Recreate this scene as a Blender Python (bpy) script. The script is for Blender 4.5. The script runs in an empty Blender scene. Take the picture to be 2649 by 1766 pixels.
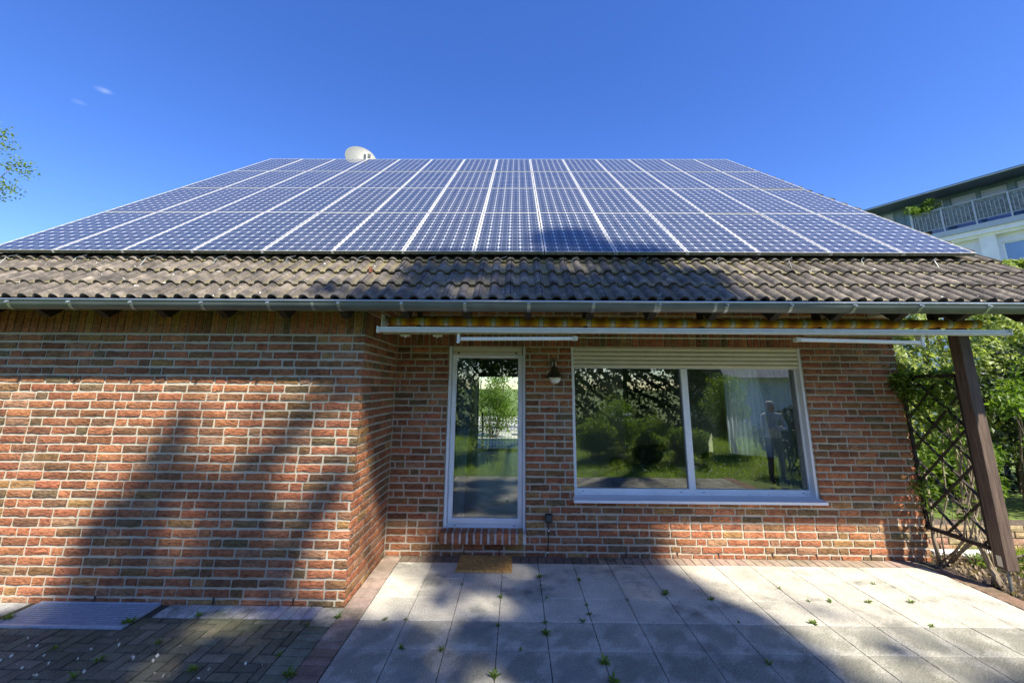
import bpy, math, random
import numpy as np
from mathutils import Vector, Matrix
random.seed(7); rng = np.random.default_rng(11)
SC = bpy.context.scene
COL = SC.collection
# ------------------------------------------------------------------ camera
F_PX, PITCH, YAW, ROLL, CAM_H, CY = 1072.66, 0.2042, -0.0108, 0.0069, 1.9791, 778.38
def cam_axes():
    cp, sp, cy, sy, cr, sr = (math.cos(PITCH), math.sin(PITCH), math.cos(YAW), math.sin(YAW), math.cos(ROLL), math.sin(ROLL))
    f = Vector((sy*cp, cy*cp, sp)); r = Vector((cy, -sy, 0)); u = r.cross(f)
    return f, cr*r + sr*u, -sr*r + cr*u
f_, r_, u_ = cam_axes()
cam = bpy.data.cameras.new('camera'); camo = bpy.data.objects.new('camera', cam); COL.objects.link(camo)
cam.sensor_fit = 'HORIZONTAL'; cam.sensor_width = 36; cam.lens = F_PX/2649*36
cam.shift_y = (CY-883)/2649; cam.clip_start = .05; cam.clip_end = 2000
camo.matrix_world = Matrix((( r_.x, u_.x, -f_.x, 0), (r_.y, u_.y, -f_.y, 0), (r_.z, u_.z, -f_.z, CAM_H), (0, 0, 0, 1)))
SC.camera = camo
# ------------------------------------------------------------------ light
SUNT = 1.38
SUN = Vector((.62, -1, SUNT)).normalized()
SUN_EL = math.asin(SUN.z); SUN_AZ = math.atan2(SUN.x, SUN.y)
sl = bpy.data.lights.new('sun', 'SUN'); sl.energy = 4.9; sl.angle = math.radians(.8); sl.color = (1, .93, .80)
so = bpy.data.objects.new('sun', sl); COL.objects.link(so); so.rotation_euler = SUN.to_track_quat('Z', 'Y').to_euler(); so.location = (8, -12, 18)
W = bpy.data.worlds.new('World'); SC.world = W; W.use_nodes = True
def world():
    nt = W.node_tree; nt.nodes.clear(); N = nt.nodes.new; L = nt.links.new
    sky = N('ShaderNodeTexSky'); sky.sky_type = 'NISHITA'; sky.sun_disc = False
    sky.sun_elevation = SUN_EL; sky.sun_rotation = SUN_AZ; sky.air_density = 1.0; sky.dust_density = .25; sky.ozone_density = 4.0
    hs = N('ShaderNodeHueSaturation'); hs.inputs['Saturation'].default_value = 1.25; hs.inputs['Hue'].default_value = .518
    bg = N('ShaderNodeBackground'); bg.inputs['Strength'].default_value = .128
    tc = N('ShaderNodeTexCoord'); out = N('ShaderNodeOutputWorld')
    L(sky.outputs[0], hs.inputs['Color'])
    # two tiny wisps of cloud
    nz = N('ShaderNodeTexNoise'); nz.inputs['Scale'].default_value = 55; nz.inputs['Detail'].default_value = 5
    L(tc.outputs['Generated'], nz.inputs['Vector'])
    prev = None
    for px, py, rad, amt in ((268, 234, .012, .11), (205, 265, .010, .05)):
        d = (f_ + r_*((px-1324.5)/F_PX) + u_*((CY-py)/F_PX)).normalized()
        sb = N('ShaderNodeVectorMath'); sb.operation = 'SUBTRACT'; L(tc.outputs['Generated'], sb.inputs[0]); sb.inputs[1].default_value = d
        mp = N('ShaderNodeMapping'); mp.vector_type = 'POINT'; mp.inputs['Rotation'].default_value = (0, math.radians(-32), 0); mp.inputs['Scale'].default_value = (.5, 1, 2.2)
        L(sb.outputs[0], mp.inputs[0])
        ln = N('ShaderNodeVectorMath'); ln.operation = 'LENGTH'; L(mp.outputs[0], ln.inputs[0])
        mr = N('ShaderNodeMapRange'); mr.interpolation_type = 'SMOOTHSTEP'; mr.inputs[1].default_value = 0; mr.inputs[2].default_value = rad; mr.inputs[3].default_value = amt*1.9; mr.inputs[4].default_value = 0
        L(ln.outputs['Value'], mr.inputs[0])
        m = N('ShaderNodeMath'); m.operation = 'MULTIPLY'; L(mr.outputs[0], m.inputs[0]); L(nz.outputs[0], m.inputs[1])
        if prev:
            a = N('ShaderNodeMath'); a.operation = 'ADD'; L(prev.outputs[0], a.inputs[0]); L(m.outputs[0], a.inputs[1]); prev = a
        else: prev = m
    mx = N('ShaderNodeMix'); mx.data_type = 'RGBA'; L(prev.outputs[0], mx.inputs['Factor']); L(hs.outputs[0], mx.inputs[6]); mx.inputs[7].default_value = (7, 7.6, 8.4, 1)
    L(mx.outputs[2], bg.inputs['Color']); L(bg.outputs[0], out.inputs[0])
world()
SC.view_settings.view_transform = 'Standard'; SC.view_settings.look = 'None'; SC.view_settings.gamma = 1
SC.view_settings.exposure = 1.08
SC.render.engine = 'CYCLES'
SC.cycles.max_bounces = 8; SC.cycles.transparent_max_bounces = 16; SC.cycles.use_denoising = True
SC.cycles.sample_clamp_indirect = 6; SC.cycles.caustics_reflective = False; SC.cycles.caustics_refractive = False

# ------------------------------------------------------------------ helpers
WL = {}                                                   # world locations of parents
def tag(o, label=None, cat=None, group=None, kind=None):
    if label: o['label'] = label
    if cat: o['category'] = cat
    if group: o['group'] = group
    if kind: o['kind'] = kind
    return o
def empty(name, loc=(0, 0, 0), label=None, cat=None, group=None, parent=None):
    o = bpy.data.objects.new(name, None); COL.objects.link(o); o.empty_display_size = .1
    pl = WL.get(parent.name, Vector((0, 0, 0))) if parent else Vector((0, 0, 0))
    o.location = Vector(loc) - pl; o.parent = parent; WL[o.name] = Vector(loc)
    return tag(o, label, cat, group)
class MB:
    def __init__(s): s.v = []; s.f = []; s.c = []
    def add(s, vs, fs, col=None):
        b = len(s.v); s.v += [tuple(v) for v in vs]; s.f += [tuple(i+b for i in f) for f in fs]
        s.c += [col or (1, 1, 1)]*len(vs); return s
    def box(s, x0, x1, y0, y1, z0, z1, col=None, M=None):
        vs = [Vector((x, y, z)) for x in (x0, x1) for y in (y0, y1) for z in (z0, z1)]
        if M: vs = [M @ v for v in vs]
        return s.add(vs, [(0, 1, 3, 2), (4, 6, 7, 5), (0, 4, 5, 1), (2, 3, 7, 6), (0, 2, 6, 4), (1, 5, 7, 3)], col)
    def bar(s, a, b, w, h=None, up=(0, 0, 1), col=None):
        a, b = Vector(a), Vector(b); h = h or w; d = (b-a).normalized(); up = Vector(up)
        x = d.cross(up).normalized() if d.cross(up).length > 1e-4 else Vector((1, 0, 0)); y = x.cross(d)
        vs = [p + x*sx*w/2 + y*sy*h/2 for p in (a, b) for sx in (-1, 1) for sy in (-1, 1)]
        return s.add(vs, [(0, 1, 3, 2), (4, 6, 7, 5), (0, 4, 5, 1), (2, 3, 7, 6), (0, 2, 6, 4), (1, 5, 7, 3)], col)
    def tube(s, pts, r, n=8, col=None, cap=True):
        pts = [Vector(p) for p in pts]; rs = r if isinstance(r, (list, tuple)) else [r]*len(pts)
        vs, fs = [], []; prev = None
        for i, p in enumerate(pts):
            d = (pts[min(i+1, len(pts)-1)] - pts[max(i-1, 0)]).normalized()
            x = prev - d*prev.dot(d) if prev else (d.cross(Vector((0, 0, 1))) if abs(d.z) < .95 else d.cross(Vector((1, 0, 0))))
            x.normalize(); prev = x; y = d.cross(x)
            for k in range(n):
                t = 2*math.pi*k/n; vs.append(p + (x*math.cos(t) + y*math.sin(t))*rs[i])
        for i in range(len(pts)-1):
            for k in range(n): fs.append((i*n+k, i*n+(k+1) % n, (i+1)*n+(k+1) % n, (i+1)*n+k))
        if cap: fs += [tuple(range(n-1, -1, -1)), tuple((len(pts)-1)*n+k for k in range(n))]
        return s.add(vs, fs, col)
    def lathe(s, prof, c, axis='z', n=24, col=None, M=None):
        vs, fs = [], []
        for r, h in prof:
            for k in range(n):
                t = 2*math.pi*k/n; v = Vector((r*math.cos(t), r*math.sin(t), h))
                if M: v = M @ v
                vs.append(v + Vector(c))
        for i in range(len(prof)-1):
            for k in range(n): fs.append((i*n+k, i*n+(k+1) % n, (i+1)*n+(k+1) % n, (i+1)*n+k))
        return s.add(vs, fs, col)
    def quad(s, a, b, c, d, col=None): return s.add([a, b, c, d], [(0, 1, 2, 3)], col)
    def build(s, name, mat, parent=None, smooth=False, bevel=0, colors=False, auto=None):
        pl = WL.get(parent.name, Vector((0, 0, 0))) if parent else Vector((0, 0, 0))
        me = bpy.data.meshes.new(name); me.from_pydata([(v[0]-pl.x, v[1]-pl.y, v[2]-pl.z) for v in s.v], [], s.f); me.update()
        if colors:
            at = me.color_attributes.new('tint', 'FLOAT_COLOR', 'POINT')
            at.data.foreach_set('color', np.array([(c[0], c[1], c[2], 1) for c in s.c], dtype=np.float32).ravel())
        me.materials.append(mat)
        if smooth: me.shade_smooth()
        o = bpy.data.objects.new(name, me); COL.objects.link(o); o.parent = parent; WL[o.name] = pl.copy()
        if bevel:
            m = o.modifiers.new('bevel', 'BEVEL'); m.width = bevel; m.segments = 2; m.limit_method = 'ANGLE'
        return o
def np_mesh(name, V, quads, mat, parent=None, colors=None, smooth=False):
    pl = WL.get(parent.name, Vector((0, 0, 0))) if parent else Vector((0, 0, 0))
    V = np.asarray(V, np.float32).reshape(-1, 3) - np.array(pl[:], np.float32); Q = np.asarray(quads, np.int32); n = Q.shape[1]
    me = bpy.data.meshes.new(name); me.vertices.add(len(V)); me.vertices.foreach_set('co', V.ravel())
    me.loops.add(Q.size); me.loops.foreach_set('vertex_index', Q.ravel())
    me.polygons.add(len(Q)); me.polygons.foreach_set('loop_start', np.arange(0, Q.size, n, dtype=np.int32)); me.polygons.foreach_set('loop_total', np.full(len(Q), n, np.int32))
    me.update(calc_edges=True)
    if colors is not None:
        at = me.color_attributes.new('tint', 'FLOAT_COLOR', 'POINT'); c = np.ones((len(V), 4), np.float32); c[:, :3] = colors; at.data.foreach_set('color', c.ravel())
    if smooth == 'angle': me.shade_smooth(); me.set_sharp_from_angle(angle=math.radians(38))
    elif smooth: me.shade_smooth()
    else: me.shade_flat()
    me.materials.append(mat); o = bpy.data.objects.new(name, me); COL.objects.link(o); o.parent = parent; WL[o.name] = pl.copy()
    return o
# ------------------------------------------------------------------ materials
def new_mat(name):
    m = bpy.data.materials.new(name); m.use_nodes = True; nt = m.node_tree; nt.nodes.clear()
    out = nt.nodes.new('ShaderNodeOutputMaterial'); b = nt.nodes.new('ShaderNodeBsdfPrincipled'); nt.links.new(b.outputs[0], out.inputs[0])
    return m, nt, b, out
def coords(nt, kind='Object'):
    return nt.nodes.new('ShaderNodeTexCoord').outputs[kind] if kind != 'World' else nt.nodes.new('ShaderNodeNewGeometry').outputs['Position']
def noise(nt, vec, scale, detail=4, rough=.55, stretch=None):
    if stretch:
        mp = nt.nodes.new('ShaderNodeMapping'); mp.inputs['Scale'].default_value = stretch; nt.links.new(vec, mp.inputs[0]); vec = mp.outputs[0]
    n = nt.nodes.new('ShaderNodeTexNoise'); n.inputs['Scale'].default_value = scale; n.inputs['Detail'].default_value = detail; n.inputs['Roughness'].default_value = rough
    nt.links.new(vec, n.inputs['Vector']); return n.outputs[0]
def ramp(nt, fac, stops, interp='LINEAR'):
    r = nt.nodes.new('ShaderNodeValToRGB'); nt.links.new(fac, r.inputs[0]); r.color_ramp.interpolation = interp
    while len(r.color_ramp.elements) < len(stops): r.color_ramp.elements.new(.5)
    for e, (p, c) in zip(r.color_ramp.elements, stops): e.position = p; e.color = (*(c if isinstance(c, tuple) else (c, c, c)), 1)
    return r.outputs[0]
def mix(nt, fac, a, b, mode='MIX'):
    m = nt.nodes.new('ShaderNodeMix'); m.data_type = 'RGBA'; m.blend_type = mode; m.clamp_factor = True
    for s, v in ((m.inputs['Factor'], fac), (m.inputs[6], a), (m.inputs[7], b)):
        if isinstance(v, (int, float)): s.default_value = v
        elif isinstance(v, tuple): s.default_value = (*v, 1)
        else: nt.links.new(v, s)
    return m.outputs[2]
def math_(nt, op, a, b=None, c=None):
    m = nt.nodes.new('ShaderNodeMath'); m.operation = op
    for i, v in enumerate((a, b, c)):
        if v is None: continue
        if isinstance(v, (int, float)): m.inputs[i].default_value = v
        else: nt.links.new(v, m.inputs[i])
    return m.outputs[0]
def bump(nt, b, h, dist, strength=1, into=None):
    n = nt.nodes.new('ShaderNodeBump'); n.inputs['Distance'].default_value = dist; n.inputs['Strength'].default_value = strength
    nt.links.new(h, n.inputs['Height'])
    if into: nt.links.new(into, n.inputs['Normal'])
    if b: nt.links.new(n.outputs[0], b.inputs['Normal'])
    return n.outputs[0]
def attr(nt, name='tint'):
    a = nt.nodes.new('ShaderNodeAttribute'); a.attribute_name = name; return a.outputs['Color']
def plain(name, col, rough=.6, metal=0, vary=.12, scale=8, bmp=0, spec=.5, coat=0):
    m, nt, b, _ = new_mat(name); v = coords(nt, 'World'); n = noise(nt, v, scale, 5)
    f = ramp(nt, n, [(.3, 1-vary), (.7, 1+vary)])
    nt.links.new(mix(nt, 1, col, f, 'MULTIPLY'), b.inputs['Base Color'])
    nt.links.new(math_(nt, 'MULTIPLY_ADD', n, .3, rough-.15), b.inputs['Roughness']); b.inputs['Metallic'].default_value = metal
    b.inputs['Specular IOR Level'].default_value = spec; b.inputs['Coat Weight'].default_value = coat
    if bmp: bump(nt, b, noise(nt, v, scale*8, 4), bmp)
    return m
M = {}
def m_brick():
    m, nt, b, _ = new_mat('brick'); v = coords(nt, 'World'); t = attr(nt)
    n1 = noise(nt, v, 9, 5, .6); n2 = noise(nt, v, 26, 6, .65, (1, 1, 2.0)); n3 = noise(nt, v, 90, 4, .6)
    c = mix(nt, 1, t, ramp(nt, n1, [(.3, (.74, .70, .70)), (.55, (1, 1, 1)), (.75, (1.22, 1.15, 1.05))]), 'MULTIPLY')
    c = mix(nt, 1, c, ramp(nt, n2, [(.34, .55), (.5, .98), (.7, 1.22)]), 'MULTIPLY')
    c = mix(nt, ramp(nt, n3, [(.60, 0.0), (.74, .5)]), c, (.30, .25, .20))
    c = mix(nt, 1, c, ramp(nt, noise(nt, v, .9, 5, .6), [(.32, .80), (.68, 1.16)]), 'MULTIPLY')
    c = mix(nt, ramp(nt, noise(nt, v, 2.4, 6, .7), [(.58, 0.0), (.76, .28)]), c, (.42, .33, .25))
    nt.links.new(c, b.inputs['Base Color']); b.inputs['Roughness'].default_value = .88; b.inputs['Specular IOR Level'].default_value = .25
    h = bump(nt, None, n2, .028, 1.0); bump(nt, b, n3, .004, .8, h); return m
def m_mortar():
    m, nt, b, _ = new_mat('mortar'); v = coords(nt, 'World'); n = noise(nt, v, 5, 5); n2 = noise(nt, v, 120, 3)
    nt.links.new(mix(nt, n2, ramp(nt, n, [(.3, (.32, .295, .225)), (.7, (.47, .425, .325))]), (.53, .48, .37)), b.inputs['Base Color'])
    b.inputs['Roughness'].default_value = .95; bump(nt, b, n2, .004); return m
def m_tint(name, rough=.85, var=.25, scale=12, fine=90, bmp=.004, spec=.3, spots=None, stain=None):
    m, nt, b, _ = new_mat(name); v = coords(nt, 'World'); t = attr(nt); n1 = noise(nt, v, scale, 5, .6); n3 = noise(nt, v, fine, 4, .6)
    c = mix(nt, 1, t, ramp(nt, n1, [(.3, 1-var), (.7, 1+var)]), 'MULTIPLY')
    c = mix(nt, 1, c, ramp(nt, n3, [(.38, 1-var*1.3), (.62, 1+var*1.1)]), 'MULTIPLY')
    if stain:
        col, sc, lo, hi = stain; c = mix(nt, ramp(nt, noise(nt, v, sc, 6, .65), [(lo, 0.0), (hi, 1.0)]), c, col)
    if spots:
        col, sc, lo, hi = spots; c = mix(nt, ramp(nt, noise(nt, v, sc, 2, .4), [(lo, 0.0), (hi, 1.0)]), c, col)
    nt.links.new(c, b.inputs['Base Color']); b.inputs['Roughness'].default_value = rough; b.inputs['Specular IOR Level'].default_value = spec
    bump(nt, b, n3, bmp); return m
def m_rooftile():
    m, nt, b, _ = new_mat('concrete_roof_tile'); v = coords(nt, 'World'); a = nt.nodes.new('ShaderNodeAttribute'); a.attribute_name = 'tint'
    n1 = noise(nt, v, 7, 6, .65); n2 = noise(nt, v, 60, 5, .6); n3 = noise(nt, v, 3.0, 5, .6)
    sp = nt.nodes.new('ShaderNodeSeparateColor'); nt.links.new(a.outputs['Color'], sp.inputs[0])   # R brightness, G valley, B joint
    base = ramp(nt, n1, [(.28, (.042, .038, .034)), (.5, (.115, .098, .080)), (.75, (.29, .245, .185))])
    base = mix(nt, 1, base, ramp(nt, n2, [(.3, .72), (.7, 1.25)]), 'MULTIPLY')
    br = nt.nodes.new('ShaderNodeCombineColor'); [nt.links.new(sp.outputs[0], br.inputs[i]) for i in range(3)]
    base = mix(nt, 1, base, br.outputs[0], 'MULTIPLY')
    moss = math_(nt, 'MULTIPLY', sp.outputs[1], ramp(nt, n3, [(.30, .35), (.58, 1.0)]))
    base = mix(nt, math_(nt, 'MULTIPLY', moss, .85), base, mix(nt, n2, (.15, .135, .055), (.36, .31, .13)))
    lich = math_(nt, 'GREATER_THAN', noise(nt, v, 13, 3, .75), .695)
    base = mix(nt, lich, base, (.66, .66, .60))
    ol = math_(nt, 'GREATER_THAN', noise(nt, v, 2.1, 5, .8), .745)
    base = mix(nt, ol, base, (.55, .36, .05))
    nt.links.new(base, b.inputs['Base Color']); b.inputs['Roughness'].default_value = .8; b.inputs['Specular IOR Level'].default_value = .35
    bump(nt, b, n2, .005); return m
def m_cells():
    m, nt, b, _ = new_mat('solar_cells'); uv = nt.nodes.new('ShaderNodeTexCoord').outputs['UV']; s = nt.nodes.new('ShaderNodeSeparateXYZ'); nt.links.new(uv, s.inputs[0])
    x, y = s.outputs[0], s.outputs[1]                       # in cells
    ax = math_(nt, 'ABSOLUTE', math_(nt, 'SUBTRACT', math_(nt, 'FRACT', x), .5)); ay = math_(nt, 'ABSOLUTE', math_(nt, 'SUBTRACT', math_(nt, 'FRACT', y), .5))
    gap = math_(nt, 'GREATER_THAN', math_(nt, 'MAXIMUM', ax, ay), .482)
    corner = math_(nt, 'GREATER_THAN', math_(nt, 'ADD', ax, ay), .815)
    outx = math_(nt, 'GREATER_THAN', math_(nt, 'ABSOLUTE', math_(nt, 'SUBTRACT', x, 3)), 3.0); outy = math_(nt, 'GREATER_THAN', math_(nt, 'ABSOLUTE', math_(nt, 'SUBTRACT', y, 6)), 6.0)
    white = math_(nt, 'MAXIMUM', math_(nt, 'MAXIMUM', gap, corner), math_(nt, 'MAXIMUM', outx, outy))
    bus = math_(nt, 'LESS_THAN', math_(nt, 'ABSOLUTE', math_(nt, 'SUBTRACT', ax, .235)), .010)
    oi = nt.nodes.new('ShaderNodeObjectInfo').outputs['Random']; wp = coords(nt, 'World')
    wn = nt.nodes.new('ShaderNodeTexWhiteNoise'); fl = nt.nodes.new('ShaderNodeVectorMath'); fl.operation = 'FLOOR'; nt.links.new(uv, fl.inputs[0])
    ad = nt.nodes.new('ShaderNodeVectorMath'); nt.links.new(fl.outputs[0], ad.inputs[0]); cb = nt.nodes.new('ShaderNodeCombineXYZ'); nt.links.new(math_(nt, 'MULTIPLY', oi, 91), cb.inputs[2]); nt.links.new(cb.outputs[0], ad.inputs[1]); nt.links.new(ad.outputs[0], wn.inputs['Vector'])
    cell = mix(nt, wn.outputs['Value'], (.014, .027, .055), (.022, .038, .074))
    cell = mix(nt, math_(nt, 'MULTIPLY', oi, .5), cell, (.030, .036, .056))
    dust = math_(nt, 'MULTIPLY_ADD', noise(nt, wp, 2.2, 5), .07, -.01)
    cell = mix(nt, math_(nt, 'MULTIPLY', bus, .45), cell, (.55, .55, .58))
    c = mix(nt, white, cell, (.44, .45, .45)); c = mix(nt, dust, c, (.42, .38, .33))
    nt.links.new(c, b.inputs['Base Color']); b.inputs['Roughness'].default_value = .6; b.inputs['Specular IOR Level'].default_value = .08
    b.inputs['Coat Weight'].default_value = 1; b.inputs['Coat Roughness'].default_value = .04; b.inputs['Coat IOR'].default_value = 1.4
    return m
def m_glass():
    m, nt, b, out = new_mat('window_glass'); nt.nodes.remove(b)
    tr = nt.nodes.new('ShaderNodeBsdfTransparent'); tr.inputs[0].default_value = (.86, .90, .87, 1)
    gl = nt.nodes.new('ShaderNodeBsdfGlossy'); gl.inputs['Roughness'].default_value = .0; gl.inputs[0].default_value = (1, 1, 1, 1)
    lw = nt.nodes.new('ShaderNodeFresnel'); lw.inputs['IOR'].default_value = 1.5
    fac = math_(nt, 'MULTIPLY_ADD', lw.outputs[0], 1.4, .08)
    v = coords(nt, 'World'); nb = nt.nodes.new('ShaderNodeBump'); nb.inputs['Distance'].default_value = .0009; nb.inputs['Strength'].default_value = .6
    nt.links.new(noise(nt, v, 1.7, 2), nb.inputs['Height']); nt.links.new(nb.outputs[0], gl.inputs['Normal'])
    ms = nt.nodes.new('ShaderNodeMixShader'); nt.links.new(fac, ms.inputs[0]); nt.links.new(tr.outputs[0], ms.inputs[1]); nt.links.new(gl.outputs[0], ms.inputs[2])
    nt.links.new(ms.outputs[0], out.inputs[0]); return m
def m_leaf(name, dark, light, trans=.45, rough=.45):
    m, nt, b, out = new_mat(name); t = attr(nt); s = nt.nodes.new('ShaderNodeSeparateColor'); nt.links.new(t, s.inputs[0])
    c = mix(nt, s.outputs[0], dark, light); nt.links.new(c, b.inputs['Base Color']); b.inputs['Roughness'].default_value = rough; b.inputs['Specular IOR Level'].default_value = .4
    tl = nt.nodes.new('ShaderNodeBsdfTranslucent'); nt.links.new(mix(nt, 1, c, (1.5, 1.6, .6), 'MULTIPLY'), tl.inputs[0])
    ms = nt.nodes.new('ShaderNodeMixShader'); ms.inputs[0].default_value = trans; nt.links.new(b.outputs[0], ms.inputs[1]); nt.links.new(tl.outputs[0], ms.inputs[2])
    nt.links.new(ms.outputs[0], out.inputs[0]); return m
def m_awning():
    m, nt, b, _ = new_mat('striped_canvas'); v = coords(nt, 'World'); s = nt.nodes.new('ShaderNodeSeparateXYZ'); nt.links.new(v, s.inputs[0])
    x = math_(nt, 'FRACT', math_(nt, 'DIVIDE', math_(nt, 'ADD', s.outputs[0], 1.228+.2475/2), .2475))
    e = math_(nt, 'ABSOLUTE', math_(nt, 'SUBTRACT', x, .5))     # 0 = centre of white band
    c = ramp(nt, e, [(0, (.55, .55, .48)), (.078, (.55, .55, .48)), (.09, (.10, .08, .03)), (.112, (.45, .40, .18)), (.15, (.62, .40, .03)), (.26, (.62, .33, .015)), (.36, (.42, .19, .01)), (.5, (.36, .13, .01))])
    c = mix(nt, 1, c, ramp(nt, noise(nt, v, 25, 4, .6, (1, 3, 3)), [(.3, .75), (.7, 1.15)]), 'MULTIPLY')
    nt.links.new(c, b.inputs['Base Color']); b.inputs['Roughness'].default_value = .9; return m
def m_slats(name, col, axis=2, pitch=.05):
    m, nt, b, _ = new_mat(name); v = coords(nt, 'World'); nt.links.new(mix(nt, 1, col, ramp(nt, noise(nt, v, 6, 4), [(.3, .9), (.7, 1.08)]), 'MULTIPLY'), b.inputs['Base Color']); b.inputs['Roughness'].default_value = .5; return m
def m_wood(name, dark, light, axis='Z'):
    m, nt, b, _ = new_mat(name); v = coords(nt, 'World'); st = {'Z': (14, 14, 1), 'X': (1, 14, 14), 'Y': (14, 1, 14)}[axis]
    n = noise(nt, v, 3, 6, .65, st); nt.links.new(ramp(nt, n, [(.3, dark), (.7, light)]), b.inputs['Base Color']); b.inputs['Roughness'].default_value = .8
    bump(nt, b, n, .006); return m
def m_grate():
    return plain('galvanised_grating', (.46, .52, .60), .45, .35, .15, 30)
M['brick'] = m_brick(); M['mortar'] = m_mortar(); M['tile'] = m_rooftile(); M['cells'] = m_cells(); M['glass'] = m_glass()
M['slab'] = m_tint('concrete_slab', .92, .20, 3.3, 85, .005, .15, None, ((.20, .20, .17), 1.7, .52, .68))
M['paver'] = m_tint('paver', .88, .22, 9, 110, .004, .25, None, ((.075, .085, .045), 1.6, .50, .68))
M['alu'] = plain('anodised_aluminium', (.74, .74, .72), .38, .75, .06, 12)
M['panel_alu'] = plain('panel_frame_aluminium', (.50, .50, .485), .5, .25, .05, 12)
M['mossy_alu'] = plain('mossy_panel_edge', (.17, .165, .12), .85, .1, .55, 45, .003)
M['white'] = plain('white_paint', (.78, .80, .82), .4, 0, .05, 4)
M['cream'] = plain('cream_plastic', (.60, .56, .43), .5, 0, .06, 6)
M['awn_white'] = plain('white_coated_aluminium', (.80, .80, .76), .35, .1, .06, 10)
M['zinc'] = plain('zinc', (.135, .155, .16), .45, .4, .14, 5)
M['zinc_rim'] = plain('zinc_rim', (.38, .42, .44), .32, .7, .08, 6)
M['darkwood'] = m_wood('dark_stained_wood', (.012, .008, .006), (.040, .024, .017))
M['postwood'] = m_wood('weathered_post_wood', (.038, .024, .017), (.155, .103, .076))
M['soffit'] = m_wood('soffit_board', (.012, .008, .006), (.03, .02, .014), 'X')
M['soil'] = plain('soil', (.085, .062, .042), .95, 0, .4, 20, .03)
M['joint'] = plain('dirt_joint', (.035, .036, .024), .95, 0, .4, 20, .003)
M['awning'] = m_awning(); M['grate'] = m_grate()
M['lamp_metal'] = plain('lamp_metal', (.10, .085, .04), .45, .5, .2, 30)
M['lamp_tube'] = plain('lamp_bracket_metal', (.62, .56, .50), .35, .7, .1, 30)
M['opal'] = plain('opal_glass', (.75, .75, .70), .15, 0, .04, 5, 0, .5, .6)
M['black'] = plain('black_plastic', (.02, .02, .02), .5, 0, .1, 30)
M['coir'] = m_tint('coir', .95, .35, 30, 260, .012, .1)
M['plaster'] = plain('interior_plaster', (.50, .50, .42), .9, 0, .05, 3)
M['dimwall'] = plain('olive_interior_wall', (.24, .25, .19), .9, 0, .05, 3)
M['floor'] = plain('interior_tile_floor', (.20, .19, .17), .35, 0, .2, 3)
M['sofa'] = plain('dark_sofa_leather', (.035, .038, .032), .45, 0, .2, 8, .004)
def m_curtain():
    m, nt, b, out = new_mat('white_net_curtain'); b.inputs['Base Color'].default_value = (.66, .74, .80, 1); b.inputs['Roughness'].default_value = .9
    tl = nt.nodes.new('ShaderNodeBsdfTranslucent'); tl.inputs[0].default_value = (.62, .74, .86, 1); ms = nt.nodes.new('ShaderNodeMixShader'); ms.inputs[0].default_value = .5
    nt.links.new(b.outputs[0], ms.inputs[1]); nt.links.new(tl.outputs[0], ms.inputs[2]); nt.links.new(ms.outputs[0], out.inputs[0]); return m
M['curtain'] = m_curtain()
M['hair'] = plain('white_hair', (.62, .60, .56), .8)
M['dish'] = plain('satellite_dish_grey', (.13, .14, .13), .5, 0, .06, 12)
M['render'] = plain('grey_render', (.72, .73, .80), .9, 0, .07, 3, .003)
M['render_light'] = plain('pale_render', (.80, .80, .82), .9, 0, .06, 3, .003)
M['zinc_clad'] = plain('zinc_cladding', (.19, .30, .40), .5, .2, .2, 2)
M['railgrey'] = plain('railing_steel', (.40, .44, .47), .5, .3, .1, 8)
M['railpanel'] = plain('railing_screen', (.16, .19, .20), .7, 0, .5, 9)
M['blind'] = plain('closed_blind', (.52, .60, .86), .6, 0, .06, 3)
M['stone'] = m_tint('low_wall_stone', .9, .3, 8, 80, .006, .2)
M['bark'] = m_wood('bark', (.05, .038, .028), (.17, .13, .10))
M['stem'] = m_wood('vine_stem', (.14, .10, .06), (.42, .35, .24))
M['leaf_tree'] = m_leaf('tree_leaf', (.028, .055, .012), (.10, .17, .025))
M['leaf_hedge'] = m_leaf('hedge_leaf', (.13, .18, .05), (.48, .53, .23), .4)
M['leaf_vine'] = m_leaf('vine_leaf', (.04, .08, .012), (.24, .33, .06), .5)
M['leaf_bright'] = m_leaf('bright_leaf', (.06, .115, .018), (.21, .31, .05), .5)
M['leaf_shade'] = m_leaf('shade_leaf', (.007, .016, .005), (.022, .045, .012), .3)  # near-black: deep shade among the bushes put into the leaf colour
M['grass'] = m_leaf('grass_blade', (.10, .17, .02), (.34, .46, .06), .5)
M['deadleaf'] = m_leaf('dead_leaf', (.12, .08, .045), (.42, .32, .20), .2)
M['petal'] = plain('petal', (.75, .75, .72), .8)
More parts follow.
